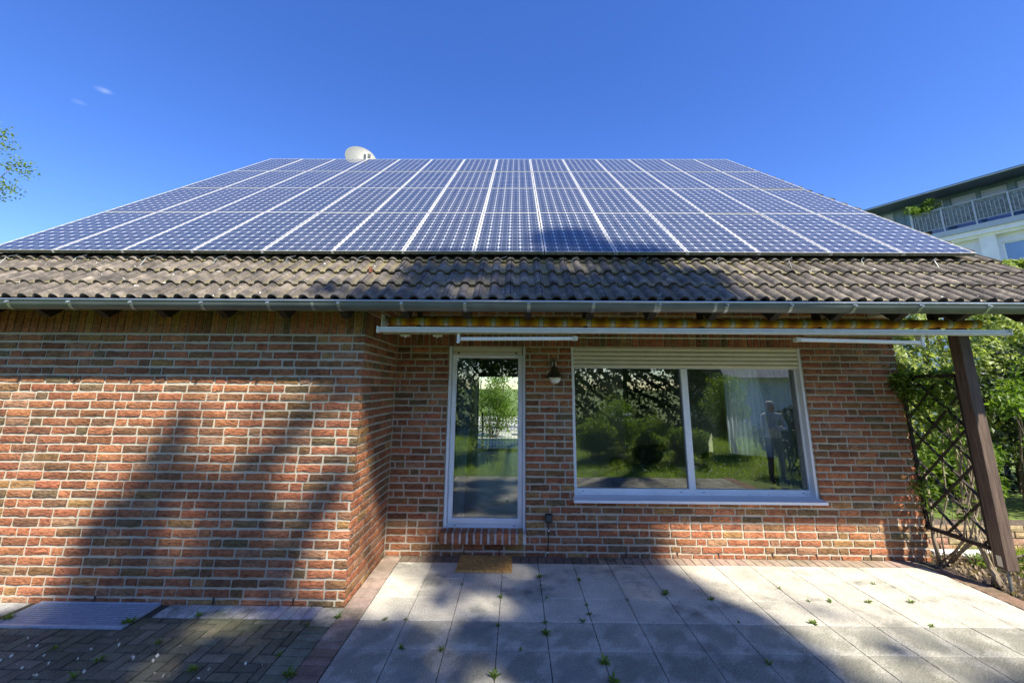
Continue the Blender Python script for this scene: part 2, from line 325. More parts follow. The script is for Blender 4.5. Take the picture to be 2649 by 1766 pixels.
# ------------------------------------------------------------------ tiles / bricks as relief grids
def relief(rects, org, U, V, N, depth=.018, cham=.004, edge=.0015, rough=.002, nx=5, nz=3, seed=0, tilt=0, ragged=.0015, sink=0):
    """rects: (u0,u1,v0,v1,(r,g,b)); returns verts, quads, colours for raised blocks on a plane"""
    r = np.random.default_rng(seed); R = np.array([q[:4] for q in rects], float); C = np.array([q[4] for q in rects], float); n = len(R)
    gx, gz = nx+2, nz+2
    w = R[:, 1]-R[:, 0]; h = R[:, 3]-R[:, 2]
    u = np.zeros((n, gx)); v = np.zeros((n, gz))
    u[:, 0] = 0; u[:, -1] = w; v[:, 0] = 0; v[:, -1] = h
    for i in range(nx): u[:, 1+i] = edge + (w-2*edge)*((i-1)/(nx-3) if nx > 3 else i/(nx-1)) if 0 < i < nx-1 else 0
    u[:, 1] = edge; u[:, nx] = w-edge
    inner = np.linspace(0, 1, nx-2)
    for i in range(nx-2): u[:, 2+i] = cham + (w-2*cham)*inner[i]
    v[:, 1] = edge; v[:, nz] = h-edge; inner = np.linspace(0, 1, nz-2) if nz > 3 else np.array([.5])
    for i in range(nz-2): v[:, 2+i] = cham + (h-2*cham)*inner[i]
    d = np.zeros((n, gx, gz)); d[:] = 0
    ring = np.zeros((gx, gz), int)
    for i in range(gx):
        for j in range(gz):
            k = min(i, j, gx-1-i, gz-1-j); ring[i, j] = k
    d[:, ring == 0] = -depth; d[:, ring == 1] = -cham*.8
    inn = ring >= 2; d[:, inn] = r.normal(0, rough, (n, inn.sum()))
    d += r.normal(0, rough, (n, 1, 1)) - sink
    if tilt: d += (u[:, :, None]-w[:, None, None]/2)*r.normal(0, tilt, (n, 1, 1)) + (v[:, None, :]-h[:, None, None]/2)*r.normal(0, tilt, (n, 1, 1))
    UU = R[:, 0, None, None] + u[:, :, None] + np.zeros((n, gx, gz)); VV = R[:, 2, None, None] + v[:, None, :] + np.zeros((n, gx, gz))
    UU += r.normal(0, ragged, UU.shape)*(ring[None] <= 1)*(ring[None] > 0); VV += r.normal(0, ragged, VV.shape)*(ring[None] <= 1)*(ring[None] > 0)
    org, U, V, N = map(np.array, (org, U, V, N))
    P = org + UU[..., None]*U + VV[..., None]*V + d[..., None]*N
    idx = np.arange(n*gx*gz).reshape(n, gx, gz)
    Q = np.stack([idx[:, :-1, :-1], idx[:, 1:, :-1], idx[:, 1:, 1:], idx[:, :-1, 1:]], -1).reshape(-1, 4)
    if np.dot(np.cross(U, V), N) < 0: Q = Q[:, ::-1]
    cc = np.repeat(C, gx*gz, axis=0)
    return P.reshape(-1, 3), Q, cc
def join(parts):
    V, Q, C, b = [], [], [], 0
    for v, q, c in parts: V.append(v); Q.append(q+b); C.append(c); b += len(v)
    return np.concatenate(V), np.concatenate(Q), np.concatenate(C)
BR_COL = [((.44, .18, .085), 6), ((.39, .15, .074), 6), ((.30, .125, .062), 4), ((.27, .145, .066), 3), ((.19, .13, .068), .8), ((.37, .20, .11), 2), ((.38, .215, .085), 1.2), ((.23, .115, .062), 1.3)]
BW = [w for _, w in BR_COL]
def brick_col(r):
    c = r.choices(BR_COL, BW)[0][0]; k = r.uniform(.85, 1.15); return tuple(min(1, x*k*r.uniform(.95, 1.05)) for x in c)
CO = .0844; ZS = 2.5051; YW = 5.472; YL = 4.281; XC = -1.567; XR = 4.935; XLEFT = -5.95
def courses(x0, x1, openings, z_top, seed, start_phase=0):
    """wild bond courses in (u = x, v = z); openings = (x0,x1,z0,z1)"""
    r = random.Random(seed); out = []
    rows = []
    i = 30
    while ZS - CO*i < -.02: i -= 1
    for k in range(i+1, 0, -1):
        zt = ZS - CO*(k-1) - .0; zb = ZS - CO*k; rows.append((max(zb, -.03), zt - .022))
    z = ZS + .25
    while z < z_top: rows.append((z, z+CO-.022)); z += CO
    for ri, (zb, zt) in enumerate(rows):
        segs = [(x0, x1)]
        for a, b, c, d in openings:
            if zt > c+.005 and zb < d-.005:
                ns = []
                for s0, s1 in segs:
                    if b <= s0 or a >= s1: ns.append((s0, s1)); continue
                    if a > s0: ns.append((s0, a))
                    if b < s1: ns.append((b, s1))
                segs = ns
        for s0, s1 in segs:
            x = s0 - r.choice([0, .0625, .125, .1875]) * (1 if s0 == x0 else 1); run = r.randint(0, 3)
            while x < s1-.01:
                L = .25
                if run <= 0: L = .125; run = r.choice([2, 3, 3, 4])
                else: run -= 1
                L *= r.uniform(.985, 1.015)
                a, b = max(x, s0), min(x+L-.019, s1)
                if b-a > .025: out.append((a, b, zb + r.uniform(-.0015, .0015), zt + r.uniform(-.0015, .0015), brick_col(r)))
                x += L
    return out
def soldiers(x0, x1, zb=None, seed=1, h=.235, pitch=.0835):
    r = random.Random(seed); out = []; zb = ZS if zb is None else zb; x = x0
    while x < x1-.02:
        b = min(x+pitch-.0115, x1); out.append((x, b, zb, zb+h, brick_col(r))); x += pitch
    return out
# ------------------------------------------------------------------ HOUSE
house = empty('brick_house', (0, YW, 0), 'red brick house with low tiled eave, patio door and wide window', 'house')
WIN = (.722, 3.724, .655, ZS); DOOR = (-.885, .127, .27, ZS)
BD = .0115
def wall_parts():
    P = []
    mainb = courses(XC+.004, XR, [WIN, DOOR], 3.2, 21)
    mainb = [b for b in mainb]
    P.append(relief(mainb, (0, YW, 0), (1, 0, 0), (0, 0, 1), (0, -1, 0), rough=.0017, ragged=.0028, nx=8, seed=1))
    P.append(relief(soldiers(XC+.01, XR), (0, YW, 0), (1, 0, 0), (0, 0, 1), (0, -1, 0), rough=.0009, nx=5, nz=5, seed=2))
    P.append(relief(courses(XLEFT, XC, [], 3.0, 33), (0, YL, 0), (1, 0, 0), (0, 0, 1), (0, -1, 0), rough=.0017, ragged=.0028, nx=8, seed=3))
    P.append(relief(soldiers(XLEFT, XC, seed=4), (0, YL, 0), (1, 0, 0), (0, 0, 1), (0, -1, 0), rough=.0009, nx=5, nz=5, seed=4))
    # return wall faces +x ; u runs along y
    P.append(relief(courses(YL+.004, YW-.004, [], 3.2, 44), (XC, 0, 0), (0, 1, 0), (0, 0, 1), (1, 0, 0), rough=.0017, ragged=.0028, nx=8, seed=5))
    P.append(relief(soldiers(YL+.01, YW-.01, seed=5), (XC, 0, 0), (0, 1, 0), (0, 0, 1), (1, 0, 0), rough=.0009, nx=5, nz=5, seed=6))
    # gable side faces +x
    P.append(relief(courses(YW+.01, 7.6, [], 3.2, 45), (XR, 0, 0), (0, 1, 0), (0, 0, 1), (1, 0, 0), rough=.0015, ragged=.0028, seed=7))
    # window and door reveals
    for x, nx_, z0 in ((WIN[1], -1, WIN[2]), (WIN[0], 1, WIN[2]), (DOOR[1], -1, DOOR[2]), (DOOR[0], 1, DOOR[2])):
        r = random.Random(int(x*100)); rc = []
        k = 1
        while ZS-CO*k > z0-.05:
            rc.append((YW+.001, YW+.112, max(ZS-CO*k, z0), ZS-CO*(k-1)-.0145, brick_col(r))); k += 1
        P.append(relief(rc, (x+nx_*.0, 0, 0), (0, 1, 0), (0, 0, 1), (nx_, 0, 0), depth=.004, cham=.003, rough=.0008, seed=int(9+x)))
    r = random.Random(5); rc = []
    for a, b in ((WIN[0], WIN[1]), (DOOR[0], DOOR[1])):
        x = a
        while x < b-.02: rc.append((x, min(b, x+.072), YW+.002, YW+.112, brick_col(r))); x += .0835
    P.append(relief(rc, (0, 0, ZS+.004), (1, 0, 0), (0, 1, 0), (0, 0, -1), depth=.004, cham=.003, rough=.0008, seed=12))
    return join(P)
V_, Q_, C_ = wall_parts()
wall = np_mesh('brick_wall', V_, Q_, M['brick'], house, C_, smooth=False)
m = MB(); y0, y1 = YW+BD, YW+.30; T = 3.45
def holed(m, x0, x1, z0, z1, holes, y0, y1):
    xs = sorted({x0, x1, *[h[0] for h in holes], *[h[1] for h in holes]})
    for a, b in zip(xs, xs[1:]):
        hs = sorted([h for h in holes if h[0] <= a and h[1] >= b], key=lambda h: h[2]); z = z0
        for h in hs:
            if h[2] > z: m.box(a, b, y0, y1, z, h[2])
            z = h[3]
        if z < z1: m.box(a, b, y0, y1, z, z1)
holed(m, XC-.3, XR-BD, -.1, T, [WIN, DOOR], y0, y1)
m.box(XLEFT+.0, XC-BD, YL+BD, YL+.30, -.1, 3.0)
m.box(XC-.30, XC-BD, YL+.30, YW+BD, -.1, 3.2)
m.box(XR-.30, XR-BD, YW+.30, 7.3, -.1, 3.3); m.box(XR-.30, XR-BD, 9.1, 13.0, -.1, 3.3); m.box(XR-.30, XR-BD, 7.3, 9.1, -.1, .9); m.box(XR-.30, XR-BD, 7.3, 9.1, 2.35, 3.3)
m.box(XLEFT, XLEFT+.3, YL+.30, 13.0, -.1, 3.0)
holed(m, XLEFT, XR-BD, -.1, 3.2, [(-1.15, .06, .05, 2.37)], 13.0, 13.3)
m.build('mortar', M['mortar'], wall)
# gable triangles (brick coloured)
m = MB()
for x0, x1 in ((XR-.28, XR-.02), (XLEFT+.02, XLEFT+.28)):
    pts = [(YL+.3, 2.9), (9.44, 7.05), (14.4, 3.0)]
    vs = [(x, y, z) for x in (x0, x1) for y, z in pts]; m = MB(); m.add(vs, [(0, 1, 2), (5, 4, 3), (0, 3, 4, 1), (1, 4, 5, 2), (2, 5, 3, 0)]); m.build('gable', M['mortar'], house)
# weep holes at the wall foot
m = MB()
for x in (-3.9, -2.79, -2.05, -.62, -.20, 1.32, 1.93, 2.42, 3.06, 3.58, 4.22): 
    y = YL if x < XC else YW
    m = MB(); m.box(x, x+.011, y-.001, y+.006, .002, .06); m.build('weep_hole', M['black'], wall)
# brick door step (rowlock sill)
r = random.Random(9); rc = [(x, x+.062, 0, .125, brick_col(r)) for x in np.arange(-.90, .10, .0845)]
P = [relief(rc, (0, YW-.105, .155), (1, 0, 0), (0, .0, 1.0), (0, -1, 0), rough=.002, seed=20, nz=5, depth=.02), relief([(a, b, 0, .14, c) for a, b, _, _, c in rc], (0, YW-.105, .280), (1, 0, 0), (0, 1, .09), (0, -.09, 1), rough=.002, seed=21, nz=5, depth=.02)]
V_, Q_, C_ = join(P); step = np_mesh('door_step', V_, Q_, M['brick'], house, C_)
m = MB(); m.box(-.895, .128, YW-.098, YW+.1, .16, .272); m.build('step_mortar', plain('pale_mortar', (.55, .52, .45), .95, 0, .2, 20, .003), step)
# ------------------------------------------------------------------ ROOF
A = .6911; TA = math.tan(A); CA, SA = math.cos(A), math.sin(A)
EY, EZ = 3.90, 2.831 - .052; TP = .1522; CR0 = -.984; CRS = .3115; VX0, VX1 = -6.5, 5.53
def tile_roof():
    step = TP/18; x = VX0; xs = []
    n = int((VX1-VX0)/step); xs = np.linspace(VX0, VX1, n)
    # add joint samples
    j = []; k = -40
    while k < 60:
        xc = CR0 + TP*2*k + .012
        if VX0+.05 < xc < VX1-.05: j += [xc-.0035, xc-.002, xc+.002, xc+.0035]
        k += 1
    xs = np.unique(np.concatenate([xs, np.array(j)])); n = len(xs)
    ph = (xs-CR0)/TP; dx_ = np.abs(ph-np.round(ph))*TP; prof = .040*np.clip(1-(dx_/.048)**2, 0, 1)**.62 + .004*np.clip((dx_-.048)/.028, 0, 1)
    ph2 = (xs-CR0-.012)/(2*TP); groove = (np.abs(ph2-np.round(ph2))*2*TP < .0028)
    tid = np.floor(ph2).astype(int)
    rows = 23; VV, QQ, CC = [], [], []; base = 0
    r = np.random.default_rng(5)
    for row in range(rows):
        s0 = row*CRS; s1 = s0 + CRS + .035
        tb = r.uniform(.78, 1.22, 200)[tid % 200]; off = r.normal(0, .0016, 200)[(tid*7) % 200]; yo = r.normal(0, .003, 200)[(tid*3) % 200]
        lines = [(s0+.06, .028-.020-.02, 1), (s0+.001, .028-.020, 1), (s0, .028, 0), (s0+.005, .0315, 0), (s0+.08, .025, 0), (s0+.2, .010, 0), (s1, -.003, 0)]
        for s, h, under in lines:
            hh = prof + h + off - groove*.012*(0 if under else 1); ss = s + yo
            VV.append(np.stack([xs, EY + ss*CA - hh*SA, EZ + ss*SA + hh*CA], -1))
            valley = np.clip(1-prof/.016, 0, 1)*min(1, .35+row*.2)
            CC.append(np.stack([tb*(1-groove*.7), valley, np.zeros(n)], -1))
        for l in range(len(lines)-1):
            a = base + l*n + np.arange(n-1); QQ.append(np.stack([a, a+1, a+1+n, a+n], -1))
        base += len(lines)*n
    return np.concatenate(VV), np.concatenate(QQ), np.concatenate(CC)
V_, Q_, C_ = tile_roof()
roof = np_mesh('roof', V_, Q_, M['tile'], house, C_, smooth='angle')
m = MB()     # roof deck under the tiles, back slope, verge boards
RY, RZ = 9.44, EZ+(9.44-EY)*TA
for (ya, za, yb, zb) in ((EY+.05, EZ-.03, RY, RZ-.03), (RY, RZ-.03, 15.3, EZ-.03)):
    vs = [(x, y, z+dz) for x in (VX0, VX1-.01) for (y, z) in ((ya, za), (yb, zb)) for dz in (-.05, 0)]
    m.add(vs, [(0, 1, 3, 2), (4, 6, 7, 5), (0, 4, 5, 1), (2, 3, 7, 6), (0, 2, 6, 4), (1, 5, 7, 3)])
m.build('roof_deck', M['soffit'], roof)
m = MB()
for x in (VX0+.02, VX1-.03):
    m = MB(); m.bar((x, EY+.06, EZ-.11), (x, RY, RZ-.11), .03, .16, up=(0, 0, 1)); m.build('verge_board', M['darkwood'], roof)
# rafters with cut tails
rx = -5.9 + .09
for k in range(-10, 10):
    x = .115 + .605*k
    if x < -6.2 or x > 5.45: continue
    m = MB(); y_, z_ = 3.97, EZ+(3.97-EY)*TA-.085
    a = (y_, z_); vs = []
    for xx in (x-.035, x+.035):
        vs += [(xx, 3.95, z_-.0), (xx, 3.95, z_-.055), (xx, 4.08, z_-.115), (xx, 6.2, z_-.115+2.12*TA), (xx, 6.2, z_+2.25*TA)]
    m.add(vs, [(0, 1, 2, 3, 4), (9, 8, 7, 6, 5), (0, 5, 6, 1), (1, 6, 7, 2), (2, 7, 8, 3), (3, 8, 9, 4), (4, 9, 5, 0)])
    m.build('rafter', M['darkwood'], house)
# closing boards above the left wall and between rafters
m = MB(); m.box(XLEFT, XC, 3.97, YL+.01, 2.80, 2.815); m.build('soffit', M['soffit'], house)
# gutter
GY, GZ, GR = 3.85, 2.752, .078
def gutter():
    m = MB(); n = 14; xs = [-6.7, 5.42]
    prof = [(GY+GR*math.cos(t), GZ+GR*math.sin(t)) for t in [math.pi + math.pi*i/n for i in range(n+1)]]
    prof_in = [(GY+(GR-.003)*math.cos(t), GZ+(GR-.003)*math.sin(t)) for t in [math.pi + math.pi*i/n for i in range(n+1)]]
    for k, P in enumerate((prof, prof_in)):
        vs = [(x, y, z) for x in xs for y, z in P]; L = len(P)
        fs = [(i, i+1, L+i+1, L+i) if k else (i, L+i, L+i+1, i+1) for i in range(L-1)]; m.add(vs, fs)
    o = m.build('gutter', M['zinc'], house, smooth=True)
    m = MB(); m.tube([(-6.7, GY-GR-.001, GZ+.004), (5.42, GY-GR-.001, GZ+.004)], .0105, 12); m.build('gutter_bead', M['zinc_rim'], o, smooth=True)
    for x in (-5.42, -1.92, 1.28, 1.83, 3.7): 
        P2 = [(GY+(GR+.0012)*math.cos(t), GZ+(GR+.0012)*math.sin(t)) for t in [math.pi + math.pi*i/n for i in range(n+1)]]
        vs = [(xx, y, z) for xx in (x, x+.028) for y, z in P2]; L = len(P2); m = MB(); m.add(vs, [(i, L+i, L+i+1, i+1) for i in range(L-1)]); m.build('gutter_joint', M['zinc_rim'], o, smooth=True)
    for x in [-5.42, -4.80, -4.216, -3.63, -2.963, -2.339, -1.676, -1.085, -.495, .10, .70, 1.31, 1.931, 2.52, 3.10, 3.702, 4.321, 4.95]:
        m = MB(); P2 = [(GY+(GR+.004)*math.cos(t), GZ+(GR+.004)*math.sin(t)) for t in [math.pi*.985 + math.pi*i/n for i in range(n+1)]]
        for dy in (0,):
            vs = [(xx, y, z) for xx in (x, x+.030) for y, z in P2]; vs += [(xx, GY+(y-GY)*.97, GZ+(z-GZ)*.97) for xx, y, z in vs]; L = len(P2)
            fs = [(i, L+i, L+i+1, i+1) for i in range(L-1)] + [(i, i+1, 2*L+i+1, 2*L+i) for i in range(L-1)] + [(L+i+1, L+i, 3*L+i, 3*L+i+1) for i in range(L-1)]
            m.add(vs, fs)
        m.lathe([(.001, .0), (.010, .002), (.013, .010), (.009, .02), (.001, .022)], (x+.015, GY-GR-.001, GZ-.022), M=Matrix.Rotation(math.radians(-80), 4, 'X') @ Matrix.Rotation(math.pi, 4, 'X'), n=10)
        m.build('gutter_bracket', M['zinc_rim'], o)
    return o
gutter()
# back door, window
def frame_rect(m, x0, x1, z0, z1, w, y0, y1, wb=None, wt=None):
    wb = wb or w; wt = wt or w
    m.box(x0, x0+w, y0, y1, z0, z1); m.box(x1-w, x1, y0, y1, z0, z1)
    m.box(x0+w, x1-w, y0, y1, z0, z0+wb); m.box(x0+w, x1-w, y0, y1, z1-wt, z1)
FY = 5.585
door = empty('patio_door', (-.38, FY, .27), parent=house)
m = MB(); frame_rect(m, DOOR[0]+.002, DOOR[1]-.002, .272, 2.40, .045, FY+.004, FY+.075, .07); m.build('door_frame', M['white'], door, bevel=.004)
m = MB(); frame_rect(m, -.842, .083, .318, 2.398, .042, FY-.012, FY+.05, .052, .03)
frame_rect(m, -.800, .041, .370, 2.37, .014, FY-.004, FY+.045, .014, .012); m.build('door_sash', M['white'], door, bevel=.004)
m = MB(); m.box(-.787, .028, FY+.016, FY+.022, .383, 2.36); m.build('pane', M['glass'], door)
m = MB(); m.box(.048, .070, FY-.022, FY-.012, 1.34, 1.43); m.bar((.058, FY-.045, 1.385), (-.05, FY-.045, 1.385), .016, .02); m.bar((.058, FY-.01, 1.385), (.058, FY-.05, 1.385), .014); m.build('door_handle', M['alu'], door)
m = MB()
for z0, z1 in ((2.438, 2.50), (2.398, 2.434)): m.box(-.84, .08, FY-.055, FY-.035, z0, z1)
m.build('shutter', M['cream'], door, bevel=.006)
for a in (DOOR[0]+.003, DOOR[1]-.035): m = MB(); m.box(a, a+.032, FY-.075, FY+.003, .272, 2.50); m.build('shutter_guide', M['white'], door, bevel=.003)
for x in (-.76, .0): m = MB(); m.lathe([(.001, 0), (.014, .004), (.012, .02), (.001, .022)], (x, FY-.056, 2.415), M=Matrix.Rotation(math.pi/2, 4, 'X'), n=10); m.build('shutter_stop', M['black'], door)
for x in (-.77, -.03): m = MB(); m.box(x, x+.035, FY+.0025, FY+.0035, .292, .298); m.build('drain_slot', M['black'], door)
win = empty('window', (2.2, FY, .66), parent=house)
m = MB(); frame_rect(m, .725, 3.722, .662, 2.26, .048, FY+.004, FY+.075, .078, .03); m.box(2.178, 2.262, FY-.002, FY+.07, .74, 2.23); m.build('window_frame', M['white'], win, bevel=.004)
for a, b in ((.773, 2.178), (2.262, 3.674)):
    m = MB(); m.box(a, b, FY+.030, FY+.036, .740, 2.23); m.build('pane', M['glass'], win)
m = MB()
zz = 2.50
for z0, z1 in ((2.455, 2.503), (2.398, 2.450), (2.343, 2.395), (2.288, 2.340), (2.245, 2.285)): 
    n = 6; pts = [(FY-.062-.010*math.sin(math.pi*i/n), z0+(z1-z0)*i/n) for i in range(n+1)]
    vs = [(x, y, z) for x in (.742, 3.70) for y, z in pts]; L = n+1; m.add(vs, [(i, L+i, L+i+1, i+1) for i in range(n)])
m.box(.742, 3.70, FY-.050, FY-.040, 2.245, 2.503)
m.build('shutter', M['cream'], win)
for a, b in ((.724, .752), (3.690, 3.722)): m = MB(); m.box(a, b, FY-.085, FY+.003, .66, 2.50); m.build('shutter_guide', M['white'], win, bevel=.003)
m = MB()
vs = [(.705, YW-.10, .652), (3.738, YW-.10, .652), (3.738, FY+.0, .676), (.705, FY+.0, .676), (.705, YW-.10, .622), (3.738, YW-.10, .622), (3.738, YW-.085, .622), (.705, YW-.085, .622), (3.738, FY, .640), (.705, FY, .640)]
m.add(vs, [(0, 1, 2, 3), (0, 4, 5, 1), (4, 7, 6, 5), (7, 9, 8, 6), (1, 5, 6, 8, 2), (0, 3, 9, 7, 4)])
m.box(.735, 3.71, FY-.012, FY+.003, .668, .692)
m.build('window_sill', M['white'], win)
for k in range(13): m = MB(); m.box(.80+k*.235, .806+k*.235, FY-.0135, FY-.012, .683, .689); m.build('sill_screw', M['black'], win)
for x in (.83, 2.06, 2.34, 3.58): m = MB(); m.box(x, x+.03, FY+.0025, FY+.0035, .704, .709); m.build('drain_slot', M['black'], win)
# ------------------------------------------------------------------ interior
m = MB()
m.box(-1.7, 4.9, 9.6, 9.7, 0, 2.55); 
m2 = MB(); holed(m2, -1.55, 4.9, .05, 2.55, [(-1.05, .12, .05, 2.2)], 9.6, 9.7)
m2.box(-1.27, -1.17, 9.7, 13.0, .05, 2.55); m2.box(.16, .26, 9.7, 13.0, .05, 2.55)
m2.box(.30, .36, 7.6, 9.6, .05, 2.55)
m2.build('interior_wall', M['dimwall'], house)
m = MB(); vs = [(.92, 7.2), (2.4, 9.58)]; m.add([(.92, 7.2, .05), (2.42, 9.59, .05), (2.42, 9.59, 2.55), (.92, 7.2, 2.55), (.85, 7.25, .05), (2.35, 9.59, .05), (2.35, 9.59, 2.55), (.85, 7.25, 2.55)], [(0, 1, 2, 3), (7, 6, 5, 4), (0, 3, 7, 4)])
m.build('partition', M['plaster'], house)
m = MB(); m.box(-1.55, 4.9, 5.78, 13.0, .0, .05); m.build('interior_floor', M['floor'], house)
m = MB(); m.box(XLEFT+.2, XC-.31, YL+.31, YW+.29, 2.56, 2.62); m.box(XLEFT+.31, XR-.31, YW+.31, 12.99, 2.56, 2.62); m.build('ceiling', M['plaster'], house)
def curtain(name, pts, z0, z1, label, fold=.035, fr=30, taper=None, ax='y'):
    n = 60; V, Q = [], []
    (xa, ya), (xb, yb) = pts
    for i in range(n+1):
        t = i/n
        for j in range(9):
            s = j/8; k = t
            if taper: k = taper(t, s)
            w_ = fold*math.sin(t*fr*2)*(.5+.5*s) + .01*math.sin(t*77+s*4); x = xa+(xb-xa)*k + (w_ if ax == 'x' else 0); y = ya+(yb-ya)*k + (w_ if ax == 'y' else 0)
            V.append((x, y, z1+(z0-z1)*s))
    for i in range(n):
        for j in range(8): a = i*9+j; Q.append((a, a+9, a+10, a+1))
    o = np_mesh(name, V, Q, M['curtain'], None, None, True); return tag(o, label, 'curtain', 'curtains inside the windows')
curtain('curtain', ((-.80, 5.80), (-.58, 5.80)), .12, 2.45, 'pale net curtain gathered on the left inside the patio door', .02, 8, lambda t, s: t*(1-.45*s))
curtain('curtain', ((3.35, 5.90), (3.90, 5.86)), .12, 2.45, 'pale curtain tied back at the right end of the wide window', .03, 12, lambda t, s: t*(1-.1*s)+.25*max(0, s-.0)*(1-t)+.12*s)
curtain('curtain', ((4.48, 9.2), (4.48, 7.25)), .35, 2.5, 'wide white pleated net curtain at the far side window of the room', .04, 34, None, 'x')
def rounded(m, x0, x1, y0, y1, z0, z1, rr=.08):
    m.box(x0, x1, y0, y1, z0, z1)
def sofa(name, loc, w, dp, rot, label):
    t = empty(name, loc, label, 'sofa' if w > 1.2 else 'armchair'); t.rotation_euler.z = rot
    def part(nm, b, bv):
        mm = MB(); mm.box(*b); o = mm.build(nm, M['sofa'], None); o.parent = t; md = o.modifiers.new('bevel', 'BEVEL'); md.width = bv; md.segments = 4; o.data.shade_smooth(); return o
    part('seat', (-w/2+.15, w/2-.15, -dp/2, dp/2-.2, .12, .45), .07); part('backrest', (-w/2+.1, w/2-.1, dp/2-.25, dp/2, .1, .92), .11)
    part('armrest', (-w/2, -w/2+.2, -dp/2, dp/2, .1, .64), .09); part('armrest', (w/2-.2, w/2, -dp/2, dp/2, .1, .64), .09)
sofa('sofa', (3.75, 7.1, .05), 1.5, .9, math.radians(145), 'dark leather sofa inside the wide window at the right')
sofa('armchair', (2.35, 8.2, .05), .9, .85, math.radians(200), 'dark armchair inside the room, left of the window mullion')
t = empty('coffee_table', (3.2, 8.0, .05), 'low coffee table with pale sheets beside the sofa', 'table')
m = MB(); m.box(2.75, 3.65, 7.7, 8.3, .48, .53); m.build('tabletop', M['darkwood'], t)
for sx in (2.8, 3.57):
    for sy in (7.75, 8.22): m = MB(); m.box(sx, sx+.05, sy, sy+.05, .05, .48); m.build('leg', M['darkwood'], t)
m = MB(); m.box(2.95, 3.45, 7.78, 8.2, .531, .545); tag(m.build('paper', M['petal']), 'pale sheets of paper lying on the coffee table', 'paper')
t = empty('picture', (2.95, 9.55, 1.8), 'dark landscape picture in a wooden frame on the back wall', 'picture')
m = MB(); frame_rect(m, 2.5, 3.45, 1.55, 2.1, .05, 9.55, 9.59); m.build('frame', M['darkwood'], t); m = MB(); m.box(2.55, 3.40, 9.57, 9.585, 1.6, 2.05); m.build('canvas', plain('dark_painting', (.05, .045, .03), .4, 0, .8, 6), t)
def bird(loc, mats, label, s=1.0):
    t = empty('hanging_bird', loc, label, 'ornament', 'bird ornaments hanging inside the window'); x, y, z = loc
    m = MB(); m.tube([(x, y, z+.09*s), (x-.01*s, y, z+.05*s), (x, y, z), (x+.012*s, y, z-.06*s)], [.012*s, .03*s, .035*s, .015*s], 10); m.build('body', mats[0], t, smooth=True)
    m = MB(); m.lathe([(.001, -.026*s), (.02*s, -.016*s), (.026*s, 0), (.02*s, .016*s), (.001, .026*s)], (x-.008*s, y, z+.10*s), n=10); m.bar((x-.03*s, y, z+.10*s), (x-.05*s, y, z+.085*s), .01*s); m.build('head', mats[1], t, smooth=True)
    m = MB(); m.add([(x+.0*s, y, z-.05*s), (x+.03*s, y+.004, z-.05*s), (x+.03*s, y, z-.22*s), (x+.015*s, y+.004, z-.20*s)], [(0, 1, 2, 3)]); m.add([(x+.02*s, y-.02, z+.05*s), (x+.055*s, y-.01, z+.02*s), (x+.03*s, y-.01, z-.08*s)], [(0, 1, 2)]); m.build('tail', mats[2], t)
    m = MB(); m.tube([(x, y, z+.12*s), (x, y, 2.5)], .001, 4); m.build('cord', M['black'], t)
blue = plain('blue_feather', (.04, .16, .35), .6); red = plain('red_feather', (.4, .05, .03), .6)
bird((1.075, 5.95, 1.98), (M['black'], M['black'], M['black']), 'black parrot ornament hanging at the left end of the wide window', .95)
bird((3.42, 5.80, 1.98), (blue, M['white'], blue), 'blue and white bird ornament hanging above the white rod', .9)
bird((3.77, 5.95, 1.42), (blue, red, M['black']), 'small blue and red bird ornament hanging before the tied curtain', .7)
m = MB(); m.tube([(3.32, 5.86, 1.98), (3.37, 5.86, 1.40)], .006, 8); tag(m.build('curtain_wand', M['white']), 'thin white curtain wand hanging inside the right window pane', 'curtain wand')
t = empty('folded_cushions', (4.0, 6.0, .1), 'stack of pale grey cushions on the floor behind the glass', 'cushions')
for k in range(4): m = MB(); m.box(3.75, 4.15, 6.05, 6.4, .50+k*.075, .565+k*.075); o = m.build('cushion', M['curtain'], t, bevel=.02)
m = MB(); m.box(3.72, 4.18, 6.02, 6.42, .06, .495); tag(m.build('cushion_chest', M['darkwood']), 'dark chest under the pale cushions by the window', 'chest')
